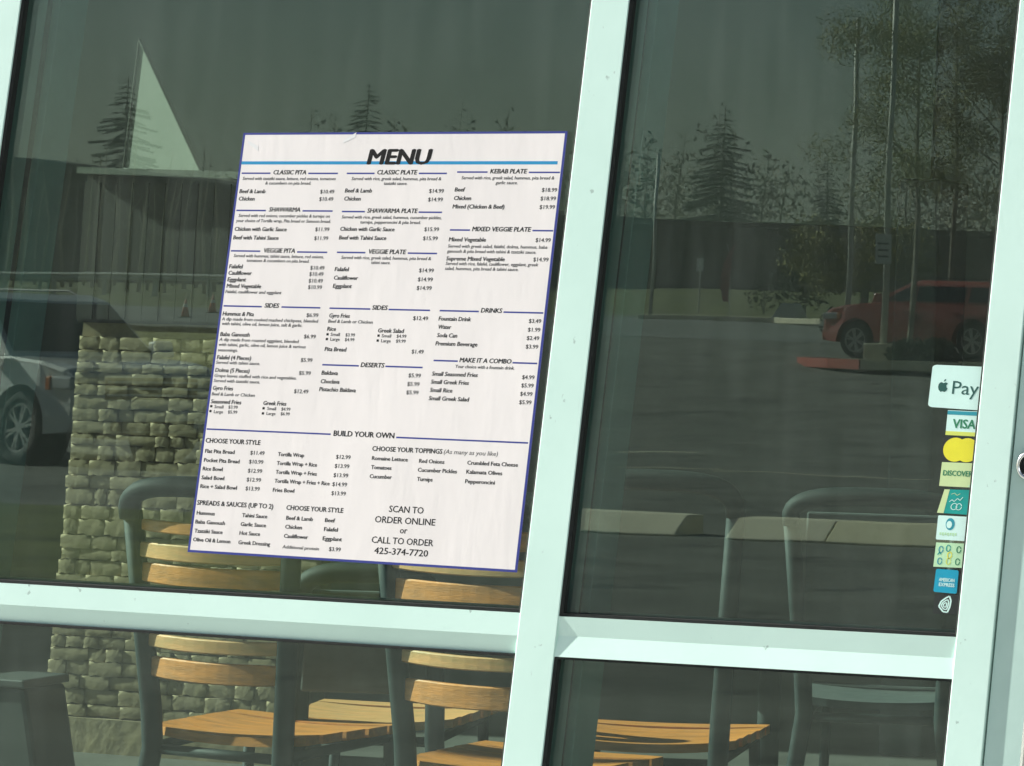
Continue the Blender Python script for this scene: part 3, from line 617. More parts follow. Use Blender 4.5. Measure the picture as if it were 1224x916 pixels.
# back wall: dark wainscot, pale upper part whose right end stops at a dark pier
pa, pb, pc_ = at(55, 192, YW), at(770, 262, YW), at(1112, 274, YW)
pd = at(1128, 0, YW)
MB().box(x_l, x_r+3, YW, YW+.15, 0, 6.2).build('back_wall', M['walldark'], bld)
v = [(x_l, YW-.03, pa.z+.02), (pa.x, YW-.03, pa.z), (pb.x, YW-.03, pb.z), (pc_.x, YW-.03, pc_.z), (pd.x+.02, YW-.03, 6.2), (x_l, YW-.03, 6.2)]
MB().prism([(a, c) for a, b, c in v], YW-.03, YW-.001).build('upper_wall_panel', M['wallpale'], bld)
for (p0, p1) in ((1060, 1112),):
    a, b = xat(p0, 6.5, 1.0), xat(p1, 6.5, 1.0)
    tag(MB().box(a, b, 6.5, 6.8, 0, 2.05).build('cabinet', M['denim'], bevel=.01), 'tall dark cabinet standing deep inside the shop behind the payment stickers', 'cabinet')
# ------------------------------------------------------------------ stone half wall behind the chairs
YH = 5.3
xL = xat(92, YH, 1.4); xL2 = xat(62, YH, .5)
xR = xat(352, YH, .6)
hw = thing('half_wall', 'tan stone faced half wall with dark boards above, behind the left chair', 'wall', (xL, YH, 0))
zst = at(200, 388, YH).z; ztop = at(180, 209, YH).z
wd = xR-xL
tilt = (xL-xL2)/(.9)
MB().prism([(-tilt*1.4, 0), (wd, 0), (wd, zst), (0, zst)], .03, .22).build('wall_core', M['mortar'], hw)
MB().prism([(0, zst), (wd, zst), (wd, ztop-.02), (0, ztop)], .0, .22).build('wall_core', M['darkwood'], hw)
# boards
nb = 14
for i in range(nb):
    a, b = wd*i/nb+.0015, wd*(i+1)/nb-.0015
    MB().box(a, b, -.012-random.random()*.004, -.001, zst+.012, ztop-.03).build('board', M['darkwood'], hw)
MB().prism([(-.01, ztop), (wd+.01, ztop-.02), (wd+.01, ztop+.005), (-.01, ztop+.022)], -.05, .25).build('ledge_cap', M['ledge'], hw)
# rough stones: shared meshes
variants = []
for k in range(10):
    w_, h_ = (.072, .088, .064, .080, .095, .070, .084, .076, .09, .066)[k], .040
    vv = []; nx, nz = 5, 3
    for j in range(nz+1):
        for i in range(nx+1):
            e = (i in (0, nx)) or (j in (0, nz))
            vv.append((w_*i/nx + (0 if i in (0, nx) else random.uniform(-.004, .004)), -(random.uniform(.0, .002) if e else random.uniform(.0015, .0045)), h_*j/nz + (random.uniform(-.003, .003))))
    ff = [(j*(nx+1)+i, j*(nx+1)+i+1, (j+1)*(nx+1)+i+1, (j+1)*(nx+1)+i) for j in range(nz) for i in range(nx)]
    nb_ = len(vv); vv += [(0, .03, 0), (w_, .03, 0), (w_, .03, h_), (0, .03, h_)]
    ff += [(0, nb_, nb_+1, nx), (nz*(nx+1)+nx, nb_+2, nb_+3, nz*(nx+1)), (nx, nb_+1, nb_+2, nz*(nx+1)+nx), (0, nz*(nx+1), nb_+3, nb_)]
    me = bpy.data.meshes.new('stone'); me.from_pydata(vv, [], ff); me.materials.append(M['stone'])
    for p in me.polygons: p.use_smooth = True
    variants.append((me, w_))
row_h = .0435; z = .12; cnt = 0
while z + .05 < zst and cnt < 298:
    x = -tilt*max(0, 1.2-z)*.9 + random.uniform(0, .01); row_h = random.uniform(.034, .056)
    while x < wd-.03 and cnt < 298:
        me, w_ = random.choice(variants); sx = random.uniform(.75, 1.7)
        o = link('stone', me, hw, (x, random.uniform(-.003, .006), z), 0); o.scale = (sx, 1, (row_h-.0025)/.040)
        x += w_*sx+.0025; cnt += 1
    z += row_h
MB().box(-tilt*1.3, wd, -.01, .03, 0, .115).build('plinth', M['stone'], hw)
# pale triangular panel added on the ledge, standing in for a patch of sunlight
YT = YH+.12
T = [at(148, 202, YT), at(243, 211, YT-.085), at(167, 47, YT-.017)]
tri = thing('sunpatch_triangle', 'pale triangular panel added above the half wall in place of a sunlight patch', 'panel', T[0])
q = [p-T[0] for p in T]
MB().add(q+[p+Vector((.004, .012, 0)) for p in q], [(0, 1, 2), (5, 4, 3), (0, 3, 4, 1), (1, 4, 5, 2), (2, 5, 3, 0)]).build('sunpatch', M['triangle'], tri)
sunpatch_edge = MB()
for a, b in ((0, 1), (1, 2), (2, 0)): sunpatch_edge.tube([T[a]-T[0]+Vector((0, -.004, 0)), T[b]-T[0]+Vector((0, -.004, 0))], .004, 6)
sunpatch_edge.build('sunpatch_edge', M['ledge'], tri)

# ------------------------------------------------------------------ chairs
def arc_pts(x0, x1, z0, z1, y, n=14, bulge=.0):
    out = []
    for i in range(n+1):
        a = PI*(1-i/n); out.append(Vector(((x0+x1)/2+(x1-x0)/2*math.copysign(abs(math.cos(a))**.62, math.cos(a)), y+bulge*math.sin(a), z0+(z1-z0)*math.sin(a)**.62)))
    return out
def chair(label, loc, rot, slat_z, arched=True, seat_label=None, splay=.05, wt=.205, wb=.170, top=.90, seat_m=None, back_panel=False, group='steel framed wooden chairs inside the window', lean=0):
    t = thing('dining_chair', label, 'chair', loc, rot, group)
    yb = -.03
    def X(z): return wb+(wt-wb)*max(0, (z-.44))/.42 if z > .44 else wb
    def Yb(z): return -.00-(z-.44)*.13 if z > .44 else 0
    st_ = M['steel']
    for s in (-1, 1):
        pts = [Vector((s*(wb+splay), -.03, 0)), Vector((s*(wb+splay*.45), -.012, .22)), Vector((s*wb, 0, .40)), Vector((s*X(.5), Yb(.5), .5)), Vector((s*X(.7), Yb(.7), .7)), Vector((s*X(top-.07), Yb(top-.07), top-.07))]
        MB().tube(pts, [.023, .025, .026, .026, .025, .024], 10).build('back_post', st_, t, smooth=True)
        MB().tube([(s*(wb+.035), .40, .0), (s*(wb+.02), .385, .42)], .015, 8).build('front_leg', st_, t, smooth=True)
        MB().tube([(s*(wb+.0), .0, .40), (s*(wb+.02), .385, .415)], .013, 8).build('seat_rail', M['steel_rail'], t, smooth=True)
    xt = X(top-.07)
    pts = arc_pts(-xt, xt, top-.085, top, Yb(top)+.0, 18, -.03)
    MB().tube(pts, [.024]+[.026]*17+[.024], 10, flat=1.15).build('top_rail', M['steel_rail'], t, smooth=True)
    MB().tube([(-wb, .01, .395), (wb, .01, .395)], .013, 8).build('cross_rail', M['steel_rail'], t, smooth=True)
    MB().tube([(-wb-.02, .03, .2), (wb+.02, .03, .2)], .010, 8).build('stretcher', M['steel_rail'], t, smooth=True)
    for (z, h, mm, inset) in slat_z:
        mb = MB(); n = 12; w = X(z)-.012-inset; v = []; f = []
        for i in range(n+1):
            u = -1+2*i/n; x = w*u; y = Yb(z)+.0-.030*(1-u*u); dz = -.004*(1-u*u)
            th = .007
            hh = h/2*(1-.12*abs(u)**6)
            for (yy, zz) in ((y-th, z-hh+dz+.003), (y-th, z+hh+dz-.003), (y-th+.003, z+hh+dz), (y+th, z+hh+dz), (y+th, z-hh+dz), (y-th+.003, z-hh+dz)):
                v.append((x, yy, zz))
        for i in range(n):
            for k in range(6): f.append((i*6+k, i*6+6+k, i*6+6+(k+1) % 6, i*6+(k+1) % 6))
        f += [tuple(range(6)), tuple(range(6*n+5, 6*n-1, -1))]
        mb.add(v, f).build('back_slat', mm, t)
    if back_panel:
        MB().box(-X(.6)+.01, X(.6)-.01, Yb(.7)-.012, Yb(.7)+.006, .52, top-.05).build('back_panel', M['denim'], t, bevel=.006)
    # seat boards, front edge rounded
    sm = seat_m or M['wood']
    for k in range(5):
        y0, y1 = .02+k*.078, .02+k*.078+.072; ws = (wb+.035)+(.03*k/4)
        mb = MB(); n = 10; v = []; f = []
        for i in range(n+1):
            u = -1+2*i/n; x = ws*u*(1.0 if k < 4 else .98); zt = .452-.012*(1-u*u)*(1 if k < 4 else .6); e = .010*abs(u)**4
            yy0, yy1 = y0-.004*(1-u*u)+e*(k == 0)*2, y1-(e*2.2 if k == 4 else 0)
            for (yy, zz) in ((yy0, zt-.022), (yy1, zt-.022), (yy1, zt), (yy0, zt)): v.append((x, yy, zz))
        for i in range(n):
            for q in range(4): f.append((i*4+q, i*4+(q+1) % 4, i*4+4+(q+1) % 4, i*4+4+q))
        f += [(3, 2, 1, 0), tuple(range(4*n, 4*n+4))]
        mb.add(v, f).build('seat_board', sm, t)
    return t
def chair_at(px, Y, **k):
    return (xat(px, Y, .5), Y, 0)
W1, W2 = M['wood'], M['wood_pale']  # lit and unlit two-tone of the back slats put into two wood colours
def zpx(py, px, Y): return at(px, py, Y).z
Y1 = 2.95
chair('chair with orange wooden back slats and arched steel frame in front of the stone wall', chair_at(262, Y1), math.radians(-7),
      [(zpx(629, 250, Y1), .030, W1, .02), (zpx(659, 250, Y1), .040, W2, 0), (zpx(686, 250, Y1), .050, W1, 0), (zpx(728, 250, Y1), .050, W1, 0), (zpx(768, 250, Y1), .034, W2, 0), (zpx(800, 250, Y1), .052, W1, 0)], top=zpx(580, 250, Y1)+.0, wt=.242, wb=.205)
Y2 = 2.7
chair('chair with orange wooden back slats cut off by the middle window post', chair_at(572, Y2), math.radians(-7),
      [(zpx(640, 560, Y2), .045, W1, 0), (zpx(672, 560, Y2), .04, W2, 0), (zpx(706, 560, Y2), .052, W1, 0), (zpx(748, 560, Y2), .05, W1, 0), (zpx(787, 560, Y2), .032, W2, 0), (zpx(828, 560, Y2), .055, W1, 0)], top=zpx(590, 560, Y2), wt=.235, wb=.20)
Y3 = 3.35
chair('dark chair with pale wooden seat facing the window between the two slatted chairs', chair_at(440, Y3), math.radians(14), [], top=.83, seat_m=M['wood_pale'], back_panel=True, wt=.17, wb=.18)
Y4 = 3.3
chair('dark arched chair with tan wooden seat behind the left end of the right window', chair_at(770, Y4), math.radians(14), [], top=zpx(572, 800, Y4), wt=.215, wb=.19, seat_m=M['wood'])
Y5 = 4.4
chair('dark arched chair farthest right, deep in the shop', chair_at(1045, Y5), math.radians(10), [], top=zpx(592, 1045, Y5), wt=.235, wb=.20, back_panel=True, seat_m=M['denim'])
# round table between the right hand chairs
tt = thing('round_table', 'dark round pedestal table between the two arched chairs on the right', 'table', (xat(925, 5.0, .7), 5.0, 0))
MB().add(*(lambda n=40: ([(0.36*math.cos(2*PI*k/n), .36*math.sin(2*PI*k/n), z) for z in (.50, .53) for k in range(n)], [tuple(range(n))[::-1], tuple(range(n, 2*n))]+[(k, (k+1) % n, n+(k+1) % n, n+k) for k in range(n)]))()).build('table_top', M['denim'], tt)
MB().tube([(0, 0, .02), (0, 0, .5)], .035, 12).build('pedestal', M['steel_rail'], tt, smooth=True)
MB().tube([(-.25, 0, .012), (.25, 0, .012)], .02, 8).tube([(0, -.25, .012), (0, .25, .012)], .02, 8).build('foot', M['steel_rail'], tt, smooth=True)
# grey plastic bin in the lower left
YB = 2.6
b0 = at(0, 815, YB)
bx = xat(0, YB, .6)
tb = thing('storage_bin', 'grey plastic bin with sloping side inside the lower left corner of the window', 'bin', (bx-.06, YB, 0))
zt = zpx(812, 15, YB)
MB().prism([(0, 0), (.27, 0), (.13, zt-.02), (0, zt-.02)], 0, .16).build('bin_body', M['bin'], tb, bevel=.012)
MB().prism([(-.01, zt-.02), (.136, zt-.02), (.132, zt), (-.01, zt)], -.008, .168).build('bin_rim', M['bin'], tb, bevel=.004)

# ================================================================== street side (seen mirrored in the glass)
def ground_sheet(name, x0, x1, d0, d1, dz, m, nx=2, step=3.0, edge_fn=None):
    ds = [d0]; 
    while ds[-1] < d1: ds.append(min(d1, ds[-1]+step*(1+ds[-1]/60)))
    v = []; f = []
    for d in ds:
        for i in range(nx+1):
            x = x0+(x1-x0)*i/nx
            if edge_fn: x = edge_fn(d, i/nx)
            v.append((x, -d, gz(d)+dz))
    for j in range(len(ds)-1):
        for i in range(nx): f.append((j*(nx+1)+i, (j+1)*(nx+1)+i, (j+1)*(nx+1)+i+1, j*(nx+1)+i+1))
    return st(mesh(name, v, f, m))
ground_sheet('ground', -1500, 1500, -.0, 1500, -.14, M['grass'], 2, 3)
st(MB().box(x_l-4, x_r+6, -2.6, -.02, -.12, .0).build('sidewalk', M['sidewalk']))
# asphalt car park: whole width nearby, from the divide to the right further out
xdiv = lambda d: xat(470, d, gz(d))
ground_sheet('car_park_asphalt', -150, 150, 2.6, 30, .004, M['asphalt'], 2, 2)
v = []; f = []
ds = [30+i*2.2 for i in range(21)]
for d in ds: v += [(xdiv(d), -d, gz(d)+.004), (150, -d, gz(d)+.004)]
st(mesh('drive_asphalt', v, [(2*i, 2*i+2, 2*i+3, 2*i+1) for i in range(len(ds)-1)], M['asphalt']))
v = []; f = []
ds = [30.2, 34, 38, 43, 48, 53, 58]
for d in ds: v += [(-150, -d, gz(d)+.03), (xdiv(d)-.1, -d, gz(d)+.03)]
st(mesh('grass_strip', v, [(2*i, 2*i+2, 2*i+3, 2*i+1) for i in range(6)], M['drygrass']))
v = []; f = []
ds = [10.5, 13, 15, 16.8]
for d in ds: v += [(-60, -d, gz(d)+.03), (xdiv(d)-.1, -d, gz(d)+.03)]
st(mesh('grass_strip', v, [(2*i, 2*i+2, 2*i+3, 2*i+1) for i in range(3)], M['grass']))
ground_sheet('street', -150, 60, 61, 72, .012, M['road'], 2, 3)
# painted lines
def stripe(px0, px1, d, w, name='parking_line'):
    a, b = street(px0, d), street(px1, d)
    return st(mesh(name, [(a.x, -d, gz(d)+.008), (b.x, -d, gz(d)+.008), (b.x, -d-w, gz(d+w)+.008), (a.x, -d-w, gz(d+w)+.008)], [(0, 1, 2, 3)], M['concrete']))
# concrete wheel stops / kerb seen low in the right pane
def kerb_block(px0, px1, d, label, m=None):
    a, b = street(px0, d), street(px1, d); L = abs(b.x-a.x)
    o = MB().prism([(0, 0), (-.50, 0), (-.50, .15), (-.22, .155), (0, .02)], 0, L, 'x').build('kerb_stone', m or M['concrete'], None, loc=(min(a.x, b.x), -d, gz(d)), bevel=.012)
    return tag(o, label, 'kerb', 'pale concrete kerb stones in the car park')
M['concrete_b'] = mat('warm_concrete', (.84, .77, .54), .8, .15, 3, .3, 30)
kerb_block(640, 806, 16.9, 'pale concrete kerb stone mirrored low in the right pane, left of the gap')
kerb_block(866, 984, 16.9, 'pale concrete kerb stone mirrored low in the right pane, just right of the gap')
kerb_block(985, 1180, 16.9, 'yellowish concrete kerb stone mirrored low in the right pane nearest the stickers', M['concrete_b'])
ground_sheet('kerb_shadow_gap', street(806, 16.9).x, street(866, 16.9).x, 16.9, 17.3, .006, M['road'], 1, 3)  # the opening in the kerb row stands in for a cast shadow
for (a, b, d) in ((735, 860, 28.0), (735, 830, 31.5), (850, 1110, 27.6)):
    stripe(a, b, d, .12)
# ------------------------------------------------------------------ cars
def wheel(parent, x, s, z, r, w, spokes=6):
    tw = MB(); n = 28
    prof = [(r*.66, w*.5), (r*.93, w*.5), (r, w*.36), (r, -w*.36), (r*.93, -w*.5), (r*.66, -w*.5)]
    v = []; f = []
    for k in range(n):
        a = 2*PI*k/n
        for (rr, yy) in prof: v.append((x+rr*math.cos(a), s*0+yy, z+rr*math.sin(a)))
    for k in range(n):
        for j in range(6): f.append((k*6+j, ((k+1) % n)*6+j, ((k+1) % n)*6+(j+1) % 6, k*6+(j+1) % 6))
    v = [Vector((a, b+s, c)) for a, b, c in v]
    t = MB().add(v, f).build('wheel', M['tyre'], parent, smooth=True)
    sg = 1 if s > 0 else -1
    rm_ = MB(); y0, y1 = s+sg*w*.30, s+sg*w*.46
    # rim ring, spokes, hub
    v = []; f = []
    for k in range(n):
        a = 2*PI*k/n
        for (rr, yy) in ((r*.70, y1), (r*.60, y1), (r*.60, y0), (r*.70, y0)): v.append((x+rr*math.cos(a), yy, z+rr*math.sin(a)))
    for k in range(n):
        for j in range(4): f.append((k*4+j, ((k+1) % n)*4+j, ((k+1) % n)*4+(j+1) % 4, k*4+(j+1) % 4))
    rm_.add(v, f); rm_.disc((x, z), r*.15, min(y0, y1), max(y0, y1), 14)
    for q in range(spokes):
        for da in (-.13, .13):
            a = 2*PI*q/spokes+.3; c0, s0 = math.cos(a+da*1.2), math.sin(a+da*1.2); c1, s1 = math.cos(a+da), math.sin(a+da); h = r*.035
            p = [(x+c0*r*.12-s0*h, z+s0*r*.12+c0*h), (x+c1*r*.63-s1*h, z+s1*r*.63+c1*h), (x+c1*r*.63+s1*h, z+s1*r*.63-c1*h), (x+c0*r*.12+s0*h, z+s0*r*.12-c0*h)]
            rm_.prism(p, min(y0, y1), max(y0, y1)-.001)
    rm_.build('rim', M['rim'], t)
    MB().disc((x, z), r*.62, s-.02, s+.02, 20).build('brake_disc', M['trim'], t)
def suv(name, label, cat, loc, rot, paint, L=4.9, Wd=1.95, H=1.78, r=.39):
    """+x is the front; origin on the ground at the middle"""
    t = thing(name, label, cat, loc, rot)
    h = L/2; xf, xr = h-.86, -h+1.05; w = Wd/2
    # lower body side profile with wheel arches
    def arch(cx, n=12, R=r*1.22): return [(cx-R*math.cos(PI*k/n), r*.95+R*math.sin(PI*k/n)) for k in range(n+1)]
    bot = [(-h+.06, .45), (-h+.12, .32)] + [(xr-r*1.22, .30)] + arch(xr) + [(xr+r*1.22, .27), (xf-r*1.22, .27)] + arch(xf) + [(xf+r*1.22, .33), (h-.10, .36), (h, .50)]
    top = [(h+.0, .72), (h-.03, .92), (h-.16, 1.02), (h-.60, 1.09), (h-1.18, 1.13), (-h+.10, 1.12), (-h, .95)]
    prof = bot+top
    # loft across the width with a crowned shape, narrower at the top
    mb = MB(); ws = [-w, -w*.97, -w*.80, w*.80, w*.97, w]; ins = [.05, .012, 0, 0, .012, .05]; v = []; f = []; n = len(prof)
    for wi, q in zip(ws, ins):
        for (x, z) in prof:
            fr = max(0, (abs(x)-h*.80)/(h*.2)); zc = z-(q*.8 if z > .9 else 0)
            yy = wi*(1-.10*fr**2 if x > 0 else 1-.05*fr**2)*(1-.05*max(0, z-.75)/.35)
            v.append((x-math.copysign(q*1.5, x)*(fr > 0.2), yy, zc))
    for i in range(5):
        for k in range(n): f.append((i*n+k, i*n+(k+1) % n, (i+1)*n+(k+1) % n, (i+1)*n+k))
    f += [tuple(range(n))[::-1], tuple(range(5*n, 6*n))]
    body = mb.add(v, f).build('body', paint, t)
    # greenhouse
    def cab(z, x0, x1, ww): return [(x0, -ww, z), (x1, -ww, z), (x1, ww, z), (x0, ww, z)]
    v = cab(1.10, -h+.12, h-1.15, w*.93)+cab(H-.07, -h+.42, h-1.95, w*.76)+cab(H, -h+.62, h-2.15, w*.66)
    f = [(3, 2, 1, 0), (8, 9, 10, 11)]+[(a+k, a+(k+1) % 4, a+4+(k+1) % 4, a+4+k) for a in (0, 4) for k in range(4)]
    MB().add(v, f).build('cabin', paint, t, bevel=.03)
    # glazing panels slightly proud of the cabin
    def on(x, z, s, e=.012):
        k = (z-1.10)/(H-.07-1.10); return (x, s*((w*.93)+(w*.76-w*.93)*k+e), z)
    z0, z1 = 1.16, H-.13
    for s in (-1, 1):
        for (a, b, c, d) in ((h-1.42, h-2.02, -.10+.25, -.10+.25), (.10, .10, -1.02, -1.02), (-1.12, -1.12, -h+.42, -h+.55)):
            q = [on(a, z0, s), on(b, z1, s), on(d, z1, s), on(c, z0, s)]
            q2 = [(x, y-s*.02, z) for x, y, z in q]
            MB().add(q+q2, [(0, 1, 2, 3), (7, 6, 5, 4), (0, 4, 5, 1), (1, 5, 6, 2), (2, 6, 7, 3), (3, 7, 4, 0)]).build('side_window', M['carglass'], t)
        # door seams, handles
        for xd in (.05, -1.05, h-1.45):
            MB().box(xd-.006, xd+.006, s*w*.985-.004 if s > 0 else s*w*.985-.004, s*w*.985+.004, .36, 1.08).build('door_seam', M['trim'], t)
        for xd in (.30, -.80):
            MB().box(xd-.10, xd+.10, min(s*w*.97, s*(w*.97+.035)), max(s*w*.97, s*(w*.97+.035)), .93, .96).build('door_handle', paint, t, bevel=.008)
        mr = MB().prism([(h-1.35, 1.12), (h-1.55, 1.12), (h-1.57, 1.30), (h-1.42, 1.31)], min(s*(w+.02), s*(w+.24)), max(s*(w+.02), s*(w+.24))).build('wing_mirror', paint, t, bevel=.03)
        # headlight wraps the corner
        xs = h-.40; 
        MB().box(h-.42, h-.005, min(s*w*.62, s*w*.955), max(s*w*.62, s*w*.955), .80, .93).build('headlight', M['lamp'], t, bevel=.02)
        MB().box(h-.46, h-.38, min(s*w*.90, s*w*.968), max(s*w*.90, s*w*.968), .79, .93).build('turn_signal', M['amber'], t, bevel=.01)
        MB().box(-h-.01, -h+.20, min(s*w*.72, s*w*.975), max(s*w*.72, s*w*.975), .82, 1.05).build('tail_light', M['redcar'], t, bevel=.01)
        MB().box(h-.03, h+.015, min(s*w*.60, s*w*.80), max(s*w*.60, s*w*.80), .50, .60).build('fog_light', M['lamp'], t, bevel=.01)
        MB().box(xr+r*1.2, xf-r*1.2, min(s*w*.96, s*(w+.03)), max(s*w*.96, s*(w+.03)), .26, .36).build('sill_trim', M['trim'], t, bevel=.01)
    # windscreen
    k0, k1 = .12, .93
    def ws_(u, k): x = (h-1.15)+(h-1.95-h+1.15)*k; return (x+.014, u*((w*.93)+(w*.76-w*.93)*k)*.93, 1.10+(H-.07-1.10)*k+.012)
    q = [ws_(-1, k0), ws_(1, k0), ws_(1, k1), ws_(-1, k1)]; q2 = [(x-.03, y, z-.02) for x, y, z in q]
    MB().add(q+q2, [(0, 1, 2, 3), (7, 6, 5, 4), (0, 4, 5, 1), (1, 5, 6, 2), (2, 6, 7, 3), (3, 7, 4, 0)]).build('windscreen', M['carglass'], t)
    MB().box(h-.02, h+.012, -w*.55, w*.55, .70, .92).build('grille', M['trim'], t, bevel=.01)
    for zz in (.745, .81, .875): MB().box(h+.010, h+.024, -w*.54, w*.54, zz-.012, zz+.012).build('grille_bar', M['rim'], t)
    MB().box(h-.10, h+.05, -w*.84, w*.84, .36, .60).build('front_bumper', paint, t, bevel=.04)
    MB().box(h+.035, h+.056, -w*.5, w*.5, .38, .48).build('lower_intake', M['trim'], t)
    for x in (xf, xr):
        for s in (-1, 1):
            wheel(t, x, s*(w-.14), r, r, .24)
            MB().disc((x, r*.95), r*1.16, min(s*(w-.34), s*(w-.30)), max(s*(w-.34), s*(w-.30)), 24).build('wheel_well', M['trim'], t)
    for s in (-1, 1): MB().tube([(h-2.3, s*w*.6, H-.01), (h-2.5, s*w*.6, H+.05), (-h+.9, s*w*.6, H+.05), (-h+.7, s*w*.6, H-.01)], .015, 6).build('roof_rail', M['trim'], t)
    return t
# white car: its front wheel shows at column 25, it points right and towards the window
dW = 23.0
p = street(25, dW)
ang = math.radians(20)          # heading in the real world: +x and towards the shop (+y)
L = 4.8; xf = L/2-.86; Wd = 1.98
c = Vector((p.x, p.y, p.z)) - Vector((math.cos(ang), math.sin(ang), 0))*xf - Vector((-math.sin(ang), math.cos(ang), 0))*(Wd/2-.10)
suv('parked_suv', 'white sport utility vehicle mirrored at the left edge of the window', 'car', (c.x, c.y, p.z), ang, M['whitecar'], L=L, Wd=Wd)
# the front must point towards +x and +y (towards the shop) so its mirror image points right and at us
dR = 55
p0, p1 = street(981, dR), street(1180, dR)
Lr = 4.6
suv('parked_suv', 'red sport utility vehicle mirrored behind the lamp post in the right pane', 'car', (p0.x+Lr/2+.32, -dR, gz(dR)), PI+math.radians(8), M['redcar'], L=Lr, Wd=1.85, H=1.60, r=.38)
# ------------------------------------------------------------------ cones, posts, flag, signs, kerbs
def cone(px, d, label):
    p = street(px, d, .012); t = thing('traffic_cone', label, 'traffic cone', p, 0, 'orange traffic cones by the street'); t.scale = (.52, .52, .52)
    MB().tube([(0, 0, .03), (0, 0, .90)], [.22, .035], 14).build('cone_body', M['orange'], t, smooth=True)
    MB().tube([(0, 0, .50), (0, 0, .66)], [.128, .093], 14).build('reflective_band', M['white'], t)
    MB().box(-.26, .26, -.26, .26, 0, .04).build('cone_base', M['trim'], t)
cone(221, 66, 'orange traffic cone mirrored at the left, the taller and more vivid one'); cone(253, 69, 'orange traffic cone mirrored at the left, close beside the poster edge')
def post(px, d, h, r, label, m='pole', name='lamp_post', cat='lamp post', head=True):
    p = street(px, d); t = thing(name, label, cat, p)
    MB().tube([(0, 0, 0), (0, 0, h)], [r, r*.75], 12).build('pole', M[m], t, smooth=True)
    if head:
        MB().box(-.5, .5, -.18, .18, h, h+.14).build('lamp_head', M['trim'], t, bevel=.03)
    return t, p
t, p = post(1055, 52, 9.5, .065, 'grey lamp post on a square concrete base, mirrored in the right pane', head=True)
MB().box(-.28, .28, -.28, .28, -.05, .50).build('concrete_base', M['concrete'], t, bevel=.02)
sg = thing('parking_sign', 'small white parking sign fixed to the grey lamp post', 'sign', (p.x-.03, p.y+.10, p.z))
MB().box(-.16, .16, 0, .02, 2.05, 2.65).build('sign_plate', M['white'], sg)
for k in range(3): MB().box(-.11, .11, .02, .022, 2.18+k*.13, 2.22+k*.13).build('sign_line', M['ink'], sg)
post(1012, 60, 7.5, .07, 'thin pale pole mirrored beside the autumn tree', name='flag_pole', cat='pole', head=False)
post(777, 74, 4.6, .06, 'thin grey pole mirrored next to the middle window post', name='street_pole', cat='pole', head=False)
p = street(834, 76); sg = thing('road_sign', 'small white road sign on a thin post, mirrored left of the feather flag', 'sign', p)
MB().tube([(0, 0, 0), (0, 0, 1.5)], .025, 8).build('sign_post', M['pole'], sg); MB().box(-.11, .11, .03, .05, 1.25, 1.65).build('sign_plate', M['white'], sg)
p = street(870, 70); fl = thing('feather_flag', 'faded red feather flag on a leaning pole beside the road', 'flag', p); fl.scale = (.55, .55, .55)
MB().tube([(0, 0, 0), (.05, 0, 1.4), (.0, 0, 3.2), (-.25, 0, 3.9)], .025, 8).build('flag_pole', M['pole'], fl)
prf = []
for k in range(13):
    u = k/12; prf.append((.02-.28*u*u, 1.0+2.9*u))
for k in range(13):
    u = 1-k/12; prf.append((.02-.28*u*u+.50*math.sin(PI*min(1, u*.9+.12))**.6, 1.0+2.85*u))
MB().prism([(-a, b) for a, b in prf], .03, .045).build('flag_cloth', M['flag'], fl)
# far kerb line and traffic island with red end
v = []
def kerb_line(px0, px1, d, label, m, h=.15, w=.2, d2=None):
    a, b = street(px0, d), street(px1, d2 or d); dr = (b-a); L = Vector((dr.x, dr.y, 0)).length; ang_ = math.atan2(dr.y, dr.x)
    o = MB().box(0, L, -w, 0, 0, h).build('kerb', m, None, loc=a, rot=ang_, bevel=.02); return tag(o, label, 'kerb')
kerb_line(760, 930, 71, 'long pale kerb along the far edge of the car park', M['concrete'])
kerb_line(926, 1010, 71, 'pale kerb at an angle by the entrance hedges', M['concrete'], d2=69)
isl = thing('planting_island', 'planting island with a red painted kerb end around the lamp post', 'kerb', street(1040, 52))
ip = [street(958, 53), street(968, 51.6), street(994, 50.6), street(1032, 50), street(1190, 49.8), street(1190, 53.6), street(985, 53.8)]
og = Vector(isl.location)
poly = [(q.x-og.x, q.y-og.y) for q in ip]
MB().prism(poly, -.05, .11, 'z').build('island_bed', M['bark'], isl)
for i in range(len(poly)):
    a, b = Vector((*poly[i], 0)), Vector((*poly[(i+1) % len(poly)], 0))
    n_ = (b-a).normalized().cross(Vector((0, 0, 1)))*.09
    q = [a-n_, b-n_, b+n_, a+n_]
    MB().add([(c.x, c.y, zz) for zz in (-.02, .17) for c in q], [(3, 2, 1, 0), (4, 5, 6, 7), (0, 1, 5, 4), (1, 2, 6, 5), (2, 3, 7, 6), (3, 0, 4, 7)]).build('kerb_piece', M['redpaint'] if i in (0, 1, 2, 6) else M['concrete'], isl)
def shrub(px, d, h, w, label, m='hedge', n=900, cat='shrub', size=.07):
    p = street(px, d); t = thing('shrub', label, cat, p)
    MB().leaves((0, 0, h*.55), (w/2, w/2, h*.5), n, size).build('foliage', M[m], t)
    MB().tube([(0, 0, 0), (0, 0, h*.6)], .03, 6).build('stem', M['twig'], t)
    return t
shrub(1084, 51.5, .6, .9, 'low round green shrub on the island, just right of the concrete base'); shrub(1116, 51.5, .6, 1.0, 'low round green shrub on the island, nearest the payment stickers')
shrub(914, 78, 1.0, 1.3, 'dark round shrub left of the white triangular board', n=200); shrub(962, 79, 1.6, 2.0, 'dark round shrub behind the angled kerb'); shrub(1000, 62, .8, 1.0, 'small dark shrub in front of the red vehicle', n=160)
